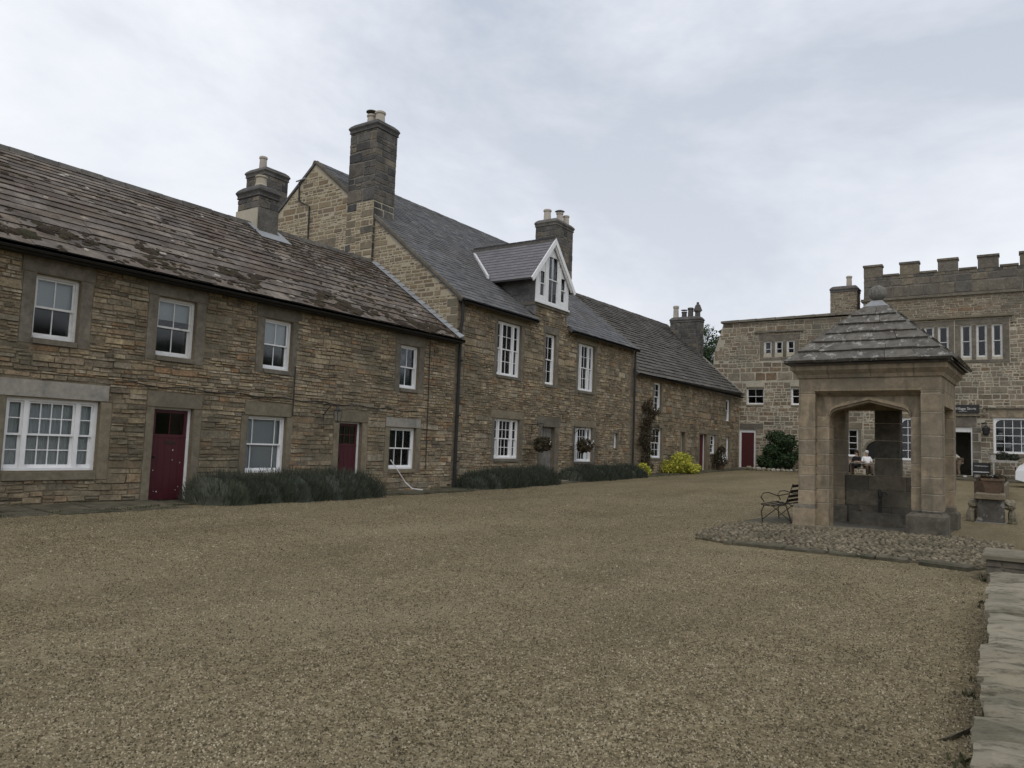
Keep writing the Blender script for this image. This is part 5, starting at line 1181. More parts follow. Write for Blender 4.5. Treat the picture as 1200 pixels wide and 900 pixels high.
# ================================================================== COBBLED APRON
ap = tag(link('cobbled_apron', None), kind='structure')
apoly = [(-5.0, 13.5), (-4.3, 13.05), (-2.4, 12.75), (-.55, 12.5), (-.15, 13.6), (-.2, 16.5), (-1.0, 17.2), (-4.3, 17.3), (-4.25, 19.5), (-5.3, 19.6), (-5.5, 17.), (-5.3, 14.6)]
mb = MB(); mb.quad([(x, y, gz(x, y)+.03) for x, y in apoly], .1)
for i in range(len(apoly)):
    (x, y), (x2, y2) = apoly[i], apoly[(i+1) % len(apoly)]; mb.quad([(x2, y2, gz(x2, y2)+.03), (x, y, gz(x, y)+.03), (x, y, gz(x, y)-.1), (x2, y2, gz(x2, y2)-.1)], .1)
mb.build('cobble_bed', M['flag'], ap)
COB = []
for i in range(10):
    mb = MB(); mb.blob((0, 0, 0), .5, .5, .5, 7, 4, .14); me = bpy.data.meshes.new('cobble'); me.from_pydata(mb.v, [], mb.f); me.materials.append(M['cobble']); me.polygons.foreach_set('use_smooth', [True]*len(me.polygons)); COB.append(me)
cand = []
y = 12.6; row = 0
while y < 17.3:
    x = -5.4+(row % 2)*.06
    while x < -.15:
        px_, py_ = x+random.uniform(-.02, .02), y+random.uniform(-.02, .02)
        if inpoly(px_, py_, apoly): cand.append((px_, py_, random.uniform(.05, .11), random.uniform(.045, .08), random.uniform(-.6, .6)))
        x += random.uniform(.085, .12)
    y += .078; row += 1
cand.sort(key=lambda c: math.hypot(c[0], c[1])-4*max(0, c[0]+1.5)*.0)
mbs = MB()
for i, (x, y, a, b, r) in enumerate(cand):
    z = gz(x, y)+.035+random.uniform(-.008, .008)
    if i < 300:
        o = link('cobble', random.choice(COB), ap); o.location = (x, y, z); o.scale = (a, b, .055); o.rotation_euler = (0, 0, r)
    else:
        s0 = len(mbs.v); mbs.blob((0, 0, 0), a/2, b/2, .035, 6, 4, .12, random.random()); ca_, sa_ = math.cos(r), math.sin(r)
        for k in range(s0, len(mbs.v)):
            p = mbs.v[k]; mbs.v[k] = (x+p[0]*ca_-p[1]*sa_, y+p[0]*sa_+p[1]*ca_, z+p[2])
tag(mbs.build('cobbles', M['cobble'], ap, smooth=True), kind='stuff')
# rough kerb stones on its front edge
def edge_stones(pts, h, wd, name, parent, mat, lr=(.3, .7), zf=gz, gap=.02):
    for (x0, y0), (x1, y1) in zip(pts, pts[1:]):
        L_ = math.hypot(x1-x0, y1-y0); t = 0; ux, uy = (x1-x0)/L_, (y1-y0)/L_
        while t < L_-.05:
            l = min(random.uniform(*lr), L_-t); j = lambda: random.uniform(-.035, .035); mb = MB(); w_ = wd*random.uniform(.8, 1.2); hh = h*random.uniform(.75, 1.2)
            q = [(t+gap+j(), -w_/2+j()), (t+l-gap+j(), -w_/2+j()), (t+l-gap+j(), w_/2+j()), (t+gap+j(), w_/2+j())]
            P_ = lambda a, b, z: (x0+ux*a-uy*b, y0+uy*a+ux*b, zf(x0+ux*a, y0+uy*a)+z)
            i_ = .02; cx_ = sum(a for a, b in q)/4; cy_ = 0
            q2 = [(a+(cx_-a)*.1, b+(cy_-b)*.25) for a, b in q]
            mb.hexa([P_(a, b, -.08) for a, b in q], [P_(a, b, hh*.7) for a, b in q], random.random()); mb.hexa([P_(a, b, hh*.7) for a, b in q], [P_(a, b, hh+j()*.3) for a, b in q2], 0, False)
            mb.build(name, mat, parent); t += l
edge_stones([(-4.3, 13.0), (-2.4, 12.7), (-1.4, 12.6)], .06, .2, 'kerb_stone', ap, M['flag'], (.18, .6))
edge_stones([(-1.25, 12.55), (-.6, 12.35)], .08, .22, 'kerb_stone', ap, M['flag'], (.5, .7))

# ================================================================== LOW WALL (right foreground)
lwall = thing('low_wall', 'low wall of worn grey coping stones along the right edge of the gravel', 'wall', (1, 7, 0))
mb = MB(); mb.hexa([(-.3, 9.7, -.1), (-.07, 1.0, -.1), (.85, 1.0, -.1), (.75, 9.7, -.1)], [(-.27, 9.7, .24), (-.06, 1.0, .24), (.83, 1.0, .24), (.73, 9.7, .24)]); mb.build('wall_core', M['chimm'], lwall)
wx_ = lambda y: -.105-.0275*(y-1)
y = 1.0
while y < 9.75:
    l = min(random.choice((.28, .36, .44, .52, .66)), 9.78-y); x = wx_(y); xe = .9
    nseg = 16; j = lambda s=.012: random.uniform(-s, s); n_ = 9; zt = .35+random.uniform(-.02, .016); x += random.uniform(-.03, .02); rc = random.random(); sl = random.uniform(-.03, .03)
    mb = MB(); gx = [x+j(.012)+(xe-x)*i/nseg for i in range(nseg+1)]; gy = [y+.011+(l-.022)*i/n_ for i in range(n_+1)]
    idx = {}
    for a in range(nseg+1):
        for b in range(n_+1):
            edge = (a == 0) + (b in (0, n_)); zz_ = zt-(.015 if a == 0 else 0)-(.03 if b in (0, n_) else 0)+j(.006)+sl*(b/n_-.5)+.012*math.sin(gx[a]*9+b*.9+rc*6)*math.sin(gx[a]*3+rc*9)
            idx[a, b] = len(mb.v); mb.v.append((gx[a]+(j(.007) if a == 0 else 0), gy[b]+(j(.006) if 0 < b < n_ else 0), zz_))
    for a in range(nseg):
        for b in range(n_): mb.f.append((idx[a, b], idx[a+1, b], idx[a+1, b+1], idx[a, b+1])); mb.r.append(rc)
    low = {}
    per = [(a, 0) for a in range(nseg+1)]+[(nseg, b) for b in range(1, n_+1)]+[(a, n_) for a in range(nseg-1, -1, -1)]+[(0, b) for b in range(n_-1, 0, -1)]
    for k in per: p = mb.v[idx[k]]; low[k] = len(mb.v); mb.v.append((p[0]+(.02 if k[0] == 0 else 0), p[1], .21))
    for k, k2 in zip(per, per[1:]+per[:1]): mb.f.append((idx[k], low[k], low[k2], idx[k2])); mb.r.append(.5)
    mb.build('coping_stone', M['cope'], lwall, smooth=False); y += l
fl_ = Fr((-.14, 0, 0), (0, -1, 0), (0, 0, 1), (-1, 0, 0))
stones(Fr((-.3, 9.7, 0), (.0262, -1, 0), (0, 0, 1), (-1, 0, 0)), layout(0, 8.7, -.05, .21, [], (.08, .14), (1.4, 3), .012, .1), lwall, M['flag'], 60)
cw = thing('cross_wall', 'short low stone wall crossing at the far end of the coping stones', 'wall', (1, 11.6, 0))
mb = MB(); mb.box(-.42, 3.2, 11.35, 12.1, -.1, .29); mb.build('wall_core', M['ashdk'], cw)
stones(Fr((0, 11.35, 0), (1, 0, 0), (0, 0, 1), (0, -1, 0)), layout(-.43, 3.2, -.05, .285, [], (.12, .16), (1.6, 3.2), .012, .1), cw, M['ashdk'], 40)
x = -.48
while x < 3.2:
    l = random.uniform(.5, .9); mb = MB(); mb.box(x+.006, x+l-.006, 11.31, 12.2, .292, .35+random.uniform(-.01, .01), random.random(), ch=.02); mb.build('coping_stone', M['dress'], cw); x += l

# ================================================================== PLANTS
def blades(name, label, cat, mounds, n, hgt, wd, mat, loc, group=None, spread=.55, parent=None, kindname='foliage', fuzz=1.):
    """mound of thin upright shoots. mounds: (x,y,z,rx,ry,rz)"""
    t = parent or thing(name, label, cat, loc, group=group); b0 = np.array(base_of(t))
    ms = np.array(mounds); wgt = ms[:, 3]*ms[:, 4]; pick = rng.choice(len(ms), n, p=wgt/wgt.sum()); m_ = ms[pick]
    th = rng.uniform(0, 2*math.pi, n); r = np.sqrt(rng.random(n)); ph = r
    bx = m_[:, 0]+m_[:, 3]*r*np.cos(th); by = m_[:, 1]+m_[:, 4]*r*np.sin(th); bz = m_[:, 2]+m_[:, 5]*np.sqrt(np.clip(1-r*r, 0, 1))*rng.uniform(.25, 1, n)
    dx = np.cos(th)*r*spread+rng.normal(0, .22, n); dy = np.sin(th)*r*spread+rng.normal(0, .22, n); dz = np.ones(n)
    ln = np.sqrt(dx*dx+dy*dy+dz*dz); h = hgt*rng.uniform(.5, 1.25, n)
    d = np.stack([dx/ln, dy/ln, dz/ln], 1)*h[:, None]; base = np.stack([bx, by, bz], 1)
    a = rng.uniform(0, math.pi, n); s = np.stack([np.cos(a), np.sin(a), np.zeros(n)], 1)*(wd*rng.uniform(.6, 1.4, n))[:, None]
    vv = np.stack([base-s, base+s, base+d+s*.4, base+d-s*.4], 1)-b0
    f = np.arange(n)[:, None]*4+np.arange(4)[None]
    o = bulk(kindname, vv.reshape(-1, 3), f, 4, rng.random(n), mat, t); tag(o, kind='stuff')
    core = MB()
    for (x, y, z, rx, ry, rz) in mounds: core.blob((x, y, z), rx*.88, ry*.88, rz*.86, 12, 8, .06, random.random())
    core.build('stems', mat, t)
    return t
lavs = [('long dark lavender hedge under the nearer cottages between the two red doors', 9.8, 14.95, -14.62, .7, 0.0), ('dark lavender hedge under the left ground window of the dormer house', 19.75, 24.5, -14.95, .64, 0.05), ('dark lavender hedge right of the grey door of the dormer house', 26.3, 32.5, -15.0, .56, .15)]
for i, (lb_, ya, yb, xc, hh, g0) in enumerate(lavs):
    mo = []; y = ya+.35
    while y < yb-.2:
        k = random.uniform(.85, 1.12); mo.append((xc+random.uniform(-.08, .08), y, gz(xc, y)-.05, .78*k, .52, hh*k)); y += random.uniform(.28, .42)
    blades('lavender_hedge', lb_, 'hedge', mo, 30000, .17, .0045+.0015*i, M['lav'], (xc, (ya+yb)/2, g0), 'lavender hedges along the cottage fronts')
def leaves(name, label, cat, blobs, n, size, mat, loc, parent=None, pname='foliage', flat=False, squash=(1, 1, 1), core=.0):
    t = parent or thing(name, label, cat, loc); b0 = np.array(base_of(t))
    bl = np.array(blobs); wgt = bl[:, 3]*bl[:, 4]*bl[:, 5]; pick = rng.choice(len(bl), n, p=(wgt**.7)/(wgt**.7).sum()); q = bl[pick]
    d = rng.normal(size=(n, 3)); d /= np.linalg.norm(d, axis=1)[:, None]; r = rng.random(n)**.33*rng.uniform(.75, 1.1, n)
    c = q[:, :3]+d*q[:, 3:6]*r[:, None]
    u = rng.normal(size=(n, 3)); u /= np.linalg.norm(u, axis=1)[:, None]; w_ = np.cross(u, d+rng.normal(0, .5, (n, 3))); w_ /= np.linalg.norm(w_, axis=1)[:, None]
    s = size*rng.uniform(.6, 1.4, n)[:, None]
    vv = np.stack([c-u*s, c+w_*s*.45, c+u*s, c-w_*s*.45], 1)-b0; f = np.arange(n)[:, None]*4+np.arange(4)[None]
    tag(bulk(pname, vv.reshape(-1, 3), f, 4, rng.random(n), mat, t), kind='stuff')
    return t
def stemsof(t, pts, mat='bark', name='stem', r=.02):
    for p in pts: mb = MB(); mb.tube(p, [r*(1-.6*i/(len(p)-1)) for i in range(len(p))], 6); mb.build(name, M[mat], t)
t = leaves('golden_shrub', 'bright yellow green rounded shrub against the far cottage wall', 'shrub', [(-14.9+random.uniform(-.25, .25), y, .75+random.uniform(-.2, .35)-abs(y-37.9)*.12, .5, .5, .45) for y in np.arange(36.8, 39.2, .28)]+[(-14.8, 37.8, 1.15, .45, .6, .3), (-14.75, 37.3, 1.1, .4, .4, .35), (-14.3, 38.2, .6, .4, .7, .3)], 9000, .055, M['yellow'], (-14.9, 38, .4))
stemsof(t, [[(-14.9, 38, .3), (-14.8, 38.2, .9)], [(-14.9, 37.6, .3), (-15, 37.2, .9)]])
t = leaves('small_shrub', 'small pale green plant at the right end of the lavender', 'shrub', [(-14.8, 33.0, .6, .28, .35, .3), (-14.75, 33.3, .5, .25, .3, .25)], 900, .06, M['yellow'], (-14.8, 34, .25)); stemsof(t, [[(-14.8, 34, .25), (-14.8, 34, .7)]])
t = thing('climbing_plant', 'brown green creeper climbing the far cottage wall left of its windows', 'climber', (-15.4, 34.7, .3))
leaves(None, None, None, [(-15.3, 34.6+random.uniform(-.5, .6), z, .15, random.uniform(.3, .55), .3) for z in np.arange(.6, 3.9, .25)]+[(-15.25, 34.2+random.uniform(-.6, 1.6), random.uniform(1.8, 3.6), .14, .3, .25) for _ in range(9)]+[(-15.3, 35.2, 3.3, .15, .4, .3), (-15.3, 34.0, 2.6, .12, .3, .25)], 3000, .05, M['ivy'], None, parent=t)
stemsof(t, [[(-15.36, 34.6+.15*k, .25), (-15.36, 34.5+.25*k, 1.4), (-15.38, 34.3+.35*k, 2.8), (-15.38, 34.6+.4*k, 3.7)] for k in (-1, 0, 1, 2)], r=.035)
t = thing('potted_shrub', 'dark shrub with a few white flowers in a tub beside the far red door', 'shrub', (-14.95, 44.3, .42))
leaves(None, None, None, [(-14.95, 44.3, 1.1, .38, .5, .55), (-14.95, 44.5, 1.6, .25, .35, .3)], 2500, .06, M['ivy'], None, parent=t); leaves(None, None, None, [(-14.75, 44.2, 1.2, .3, .45, .45)], 50, .05, M['petal'], None, parent=t, pname='flowers')
mb = MB(); mb.lathe((-14.95, 44.3, .42), [(.2, 0), (.28, .4), (.3, .42)], 12); mb.build('tub', M['oak'], t)
gb_ = [(-12.7+a_*random.uniform(.4, 1.25), 48.4+random.uniform(-.4, .3), .95+(1-abs(a_))*random.random()*2., .42, .4, .38) for a_ in [random.uniform(-1, 1) for i in range(34)]]+[(-12.9, 48.3, 2.6, .6, .45, .4), (-12.0, 48.3, 2.3, .5, .45, .5), (-11.3, 48.3, 1.6, .5, .45, .6)]
t = leaves('green_bush', 'large dark green bush against the hall wing beyond the well house', 'bush', gb_, 15000, .085, M['green'], (-12.7, 48.4, .5)); stemsof(t, [[(-12.9, 48.5, .5), (-12.8, 48.4, 1.6), (-12.6, 48.3, 2.4)], [(-12.3, 48.5, .5), (-12.0, 48.3, 2.0)]], r=.05)
rb = thing('rubble_edging', 'row of rough pale stones edging the bed under the green bush', 'edging', (-12.7, 47.5, .5))
x = -14.2
while x < -10.6:
    mb = MB(); s = random.uniform(.1, .2); mb.blob((x, 47.5+random.uniform(-.08, .08), gz(x, 47.5)+s*.5), s*1.1, s, s*.8, 7, 5, .2, random.random()); mb.build('stone', M['paleboulder' if random.random() < .5 else 'cope'], rb); x += random.uniform(.2, .36)
def tree(name, label, loc, h, r, n, mat, trunk_r=.16):
    x, y, z = loc; t = thing(name, label, 'tree', loc); br = []; bl = []
    mb = MB(); mb.tube([(x, y, z), (x+.1, y, z+h*.3), (x-.1, y+.1, z+h*.6), (x, y, z+h*.85)], [trunk_r, trunk_r*.75, trunk_r*.5, trunk_r*.15], 8)
    for i in range(14):
        a = random.uniform(0, 6.28); z0_ = z+h*random.uniform(.35, .75); e_ = (x+r*.8*math.cos(a), y+r*.8*math.sin(a), z0_+h*random.uniform(.1, .25))
        mb.tube([(x, y, z0_), ((x+e_[0])/2, (y+e_[1])/2, z0_+.3), e_], [trunk_r*.35, trunk_r*.2, .02], 5); bl.append((*e_, r*.38, r*.38, r*.28))
    for i in range(26):
        a = random.uniform(0, 6.28); q = random.random()**.5*r*.8; bl.append((x+q*math.cos(a), y+q*math.sin(a), z+h*random.uniform(.5, .95), r*.33, r*.33, r*.25))
    mb.build('trunk', M['bark'], t); leaves(None, None, None, bl, n, .11, mat, None, parent=t, pname='crown')
tree('tree', 'green tree showing in the gap between the four-pot chimney and the hall wing', (-22.3, 62, .3), 11.8, 3., 12000, M['green'])
# hanging baskets
for (y, lbl) in ((24.3, 'hanging basket of dark leaves left of the grey door'), (27.6, 'hanging basket with white flowers right of the grey door')):
    t = thing('hanging_basket', lbl, 'hanging basket', (-15.0, y, 1.45), group='hanging baskets beside the grey door')
    mb = MB(); mb.lathe((-14.98, y, 1.3), [(.06, 0), (.2, .08), (.28, .25), (.28, .27)], 12); mb.build('basket', M['oak'], t)
    mb = MB(); mb.tube([(-15.49, y, 1.9), (-15.49, y, 2.45)], .015, 5); mb.tube([(-15.49, y, 2.3), (-14.98, y, 2.34)], .015, 5); mb.tube([(-15.49, y, 2.05), (-15.2, y, 2.31)], .01, 5)
    for k in range(3): mb.tube([(-14.98, y, 2.33), (-14.98+.27*math.cos(k*2.1), y+.27*math.sin(k*2.1), 1.56)], .006, 4)
    mb.build('bracket', M['black'], t)
    leaves(None, None, None, [(-14.98, y, 1.62, .36, .42, .24), (-14.98, y-.2, 1.45, .22, .3, .2), (-14.98, y+.2, 1.5, .25, .25, .2)], 2600, .045, M['ivy'], None, parent=t)
    leaves(None, None, None, [(-14.85, y, 1.62, .3, .36, .22)], 90 if y > 25 else 14, .04, M['petal'], None, parent=t, pname='flowers')
# wall lantern on the nearer cottage
t = thing('bracket_lantern', 'black lantern on a scrolled wall bracket left of the second red door', 'lamp', (-15.2, 14.05, 2.1))
mb = MB(); mb.tube([(-15.49, 13.95, 1.95), (-15.49, 13.95, 2.4)], .015, 5); mb.tube([(-15.49, 13.95, 2.38), (-15.3, 14.0, 2.42), (-15.05, 14.05, 2.36)], .015, 5)
mb.tube([(-15.49, 13.95, 2.1), (-15.38, 13.98, 2.25), (-15.25, 14, 2.38)], .011, 5); mb.tube([(-15.05, 14.05, 2.37), (-15.05, 14.05, 2.3)], .012, 5); mb.build('bracket', M['black'], t)
mb = MB()
for k in range(4):
    a = math.pi/4+k*math.pi/2; mb.tube([(-15.05+.075*math.cos(a), 14.05+.075*math.sin(a), 1.95), (-15.05+.12*math.cos(a), 14.05+.12*math.sin(a), 2.22)], .008, 4)
mb.lathe((-15.05, 14.05, 1.92), [(.075, 0), (.08, .03)], 4); mb.lathe((-15.05, 14.05, 2.22), [(.13, 0), (.14, .02), (.05, .09), (.02, .12)], 4); mb.build('lantern_frame', M['black'], t)
mb = MB(); mb.lathe((-15.05, 14.05, 1.955), [(.066, 0), (.112, .26)], 4); mb.build('lantern_glass', M['glass'], t)
# pale hose hanging from the window
mb = MB(); mb.tube([(-15.42, 16.56, .93), (-15.38, 16.75, .72), (-15.36, 17.0, .45), (-15.34, 17.15, .28), (-15.2, 17.3, .1), (-15.1, 17.5, .06), (-15.05, 17.62, .055)], .016, 6)
tag(mb.build('waste_hose', M['white']), 'thin white hose hanging from the three-pane sash window to the ground', 'hose')
mb = MB(); mb.tube([(-15.05, 17.45, .06), (-14.95, 17.6, .06)], .02, 6)
# slate fragment lying on the gravel
mb = MB(); mb.hexa([(-.41, 4.8, .003), (-.35, 4.86, .003), (-.26, 5.08, .003), (-.29, 5.08, .003)], [(-.41, 4.8, .008), (-.35, 4.86, .022), (-.265, 5.075, .03), (-.29, 5.075, .012)])
tag(mb.build('fallen_slate', M['flag']), 'pointed sliver of stone lying on the gravel near the low wall', 'stone')

# ================================================================== BENCH beside the well house
bn = thing('iron_bench', 'black iron slatted garden bench with scrolled arms left of the well house', 'bench', (-4.6, 18.2, -.05))
Y0, Y1 = 17.55, 18.95; zb = gz(-4.6, 17.6)+.03
curve = [(-4.95, .42), (-4.86, .405), (-4.72, .4), (-4.58, .41), (-4.46, .44), (-4.4, .52), (-4.36, .62), (-4.32, .73), (-4.28, .85)]
for i, (x, z) in enumerate(curve):
    mb = MB(); mb.box(x-.022, x+.022, Y0, Y1, zb+z-.008, zb+z+.008)
    if i > 4: mb = MB(); mb.box(x-.008, x+.008, Y0, Y1, zb+z-.03, zb+z+.03)
    mb.build('slat', M['rust'], bn)
for y in (Y0, Y1):
    for nm, pts, r in (('leg', [(-4.9, y, zb+.4), (-4.96, y, zb+.25), (-4.93, y, zb)], .013), ('leg', [(-4.42, y, zb+.42), (-4.35, y, zb+.2), (-4.3, y, zb)], .013), ('seat_rail', [(-4.97, y, zb+.4), (-4.7, y, zb+.38), (-4.44, y, zb+.42), (-4.27, y, zb+.9)], .013),
                       ('brace', [(-4.93, y, zb+.08), (-4.6, y, zb+.36)], .01), ('brace', [(-4.33, y, zb+.08), (-4.7, y, zb+.37)], .01),
                       ('arm', [(-4.36, y, zb+.68), (-4.6, y, zb+.62), (-4.8, y, zb+.68), (-4.92, y, zb+.66), (-4.97, y, zb+.57), (-4.9, y, zb+.46)], .013)):
        mb = MB(); mb.tube(pts, r, 6); mb.build(nm, M['rust'], bn)

# ================================================================== STONE TROUGH PLANTER
tp = thing('stone_planter', 'upright mossy stone block with a tapered planter on top, right of the well house', 'planter', (-.7, 21.6, .05))
mb = MB(); mb.box(-1.02, -.38, 21.5, 22.1, 0, .07, .3); mb.build('base_slab', M['lintpale'], tp)
mb = MB(); mb.hexa([(-.98, 21.56, .07), (-.42, 21.56, .07), (-.42, 22.05, .07), (-.98, 22.05, .07)], [(-.96, 21.58, .62), (-.42, 21.58, .62), (-.42, 22.05, .62), (-.96, 22.05, .62)], .3); mb.build('stone_block', M['slateP'], tp)
mb = MB(); mb.box(-1.02, -.4, 21.5, 22.1, .62, .76, .3, ch=.03); mb.build('cap_slab', M['dress'], tp)
for (x, nm, s) in ((-1.08, 'side_stone', -1), (-.3, 'side_stone', 1)):
    mb = MB(); mb.blob((x+.03*s, 21.75, .2), .1, .15, .24, 8, 6, .15); mb.blob((x-.03*s, 21.72, .5), .12 if s < 0 else .15, .14, .13, 8, 6, .18); mb.build(nm, M['cope'], tp)
mb = MB(); mb.hexa([(-.79, 21.6, .76), (-.51, 21.6, .76), (-.51, 21.95, .76), (-.79, 21.95, .76)], [(-.87, 21.52, 1.06), (-.43, 21.52, 1.06), (-.43, 22.03, 1.06), (-.87, 22.03, 1.06)]); mb.box(-.89, -.41, 21.5, 22.05, 1.06, 1.11); mb.build('planter_bowl', M['terr'], tp)
leaves(None, None, None, [(-.78, 21.7, 1.15, .14, .2, .06), (-.55, 21.7, 1.16, .12, .2, .07)], 420, .03, M['ivy'], None, parent=tp, pname='plants'); leaves(None, None, None, [(-.65, 21.65, 1.18, .2, .15, .04)], 14, .025, M['petal'], None, parent=tp, pname='flowers')
pb_ = thing('wooden_planter', 'dark wooden planter box behind the stone planter', 'planter', (-1.0, 22.8, .1))
mb = MB(); mb.box(-1.08, -.45, 22.6, 23.1, .0, 1.02); mb.build('box', M['oak'], pb_); leaves(None, None, None, [(-.8, 22.8, 1.08, .3, .25, .08)], 300, .035, M['ivy'], None, parent=pb_, pname='plants')
# plants and troughs in front of the shop
sb = thing('shop_bench', 'pale wooden table with pots under the shop window', 'table', (-.95, 48.8, .55))
mb = MB(); mb.box(-1.5, -.3, 48.4, 49.0, 1.5, 1.62); mb.build('tabletop', M['bench2'], sb)
for x in (-1.4, -.4):
    for y in (48.45, 48.95): mb = MB(); mb.box(x-.04, x+.04, y-.04, y+.04, .5, 1.5); mb.build('leg', M['bench2'], sb)
mb = MB(); mb.box(-1.55, -1.3, 48.5, 48.8, 1.62, 1.9); mb.build('crate', M['bench2'], sb)
t = leaves('window_plants', 'grey green plants standing on the pale table under the shop window', 'plants', [(-1.0, 48.7, 1.85, .35, .2, .25), (-.5, 48.7, 1.8, .3, .2, .2)], 1500, .05, M['lav'], (-.8, 48.7, 1.62))
bb_ = thing('blackboard', 'small black board with white chalk script beside the shop doorway', 'sign', (-1.95, 48.8, .6))
mb = MB(); mb.box(-2.38, -1.55, 48.75, 48.8, .62, 1.45); mb.build('board', M['black'], bb_)
mb = MB(); P3 = [(-2.3+.028*i, 48.74, 1.27+.05*math.sin(i*1.9)*(.6+.4*math.cos(i))) for i in range(24)]; mb.tube(P3, .012, 4); mb.box(-2.36, -1.62, 48.73, 48.75, .93, .97); mb.build('lettering', M['whitew'], bb_)
for (x, y, s, mt) in ((-2.15, 48.3, .16, 'paleboulder'), (-1.55, 48.2, .14, 'paleboulder'), (-2.75, 48.6, .1, 'white')):
    nm = 'white_pot' if mt == 'white' else 'stone_pot'; t = thing(nm, {-2.15: 'squat pale pot in front of the black board', -1.55: 'squat pale pot right of the black board', -2.75: 'small white pot in front of the dark shop doorway'}[x], 'pot', (x, y, gz(x, y)))
    mb = MB(); z = gz(x, y)+.1; mb.lathe((x, y, z), [(s*.7, -.1), (s, s*1.2), (s*1.1, s*1.3), (s*.9, s*1.25)], 10); mb.build('pot', M[mt], t)
mb = MB(); mb.hexa([(-4.6, 46.9, .3), (8, 46.9, .3), (8, 49.5, .3), (-4.6, 49.5, .3)], [(-4.6, 46.9, .56), (8, 46.9, .56), (8, 49.5, .7), (-4.6, 49.5, .7)], .4)
tag(mb.build('terrace', M['flag']), kind='structure')
tb = thing('stone_trough', 'long low stone trough with plants between the planter and the shop', 'trough', (-.6, 34, .3))
mb = MB(); mb.box(-1.0, -.55, 31, 37, .1, .75, .5, ch=.03); mb.build('trough', M['dress'], tb); leaves(None, None, None, [(-.78, y, .85, .2, .35, .12) for y in np.arange(31.4, 36.8, .5)], 1600, .045, M['ivy'], None, parent=tb, pname='plants')

# ================================================================== SEATING SEEN THROUGH THE WELL HOUSE
def seat(x0, x1, y, z, label, face=1):
    t = thing('garden_bench', label, 'bench', ((x0+x1)/2, y, z), group='teak benches outside the hall')
    for k in range(4): mb = MB(); mb.box(x0, x1, y-.22+k*.12, y-.12+k*.12, z+.42, z+.45); mb.build('seat_slat', M['bench'], t)
    for k in range(3): mb = MB(); mb.box(x0+.05, x1-.05, y+face*.26-.015, y+face*.26+.015, z+.55+k*.15, z+.64+k*.15); mb.build('back_slat', M['bench'], t)
    for x in (x0+.03, x1-.03):
        mb = MB(); mb.box(x-.03, x+.03, y-.25, y-.19, z, z+.65); mb.build('leg', M['bench'], t); mb = MB(); mb.box(x-.03, x+.03, y+.22, y+.28, z, z+.98); mb.build('leg', M['bench'], t)
        mb = MB(); mb.box(x-.035, x+.035, y-.25, y+.2, z+.65, z+.69); mb.build('arm', M['bench'], t)
    return t
def table(x0, x1, y, z, label):
    t = thing('garden_table', label, 'table', ((x0+x1)/2, y, z), group='dark tables outside the hall')
    for k in range(6): mb = MB(); mb.box(x0, x1, y-.42+k*.14, y-.3+k*.14, z+.7, z+.74); mb.build('top_slat', M['bench'], t)
    for x in (x0+.15, x1-.15):
        for yy_ in (y-.32, y+.32): mb = MB(); mb.box(x-.04, x+.04, yy_-.04, yy_+.04, z, z+.7); mb.build('leg', M['oak'], t)
zt_ = .5
seat(-8.5, -6.9, 46.2, zt_, 'teak bench with two seated people seen through the left opening'); table(-8.0, -6.4, 45.0, zt_-.02, 'garden table in front of the two seated people')
table(-6.2, -4.6, 45.5, zt_, 'garden table seen through the right opening of the well house'); seat(-6.2, -4.7, 46.9, zt_, 'teak bench behind the right hand garden table')

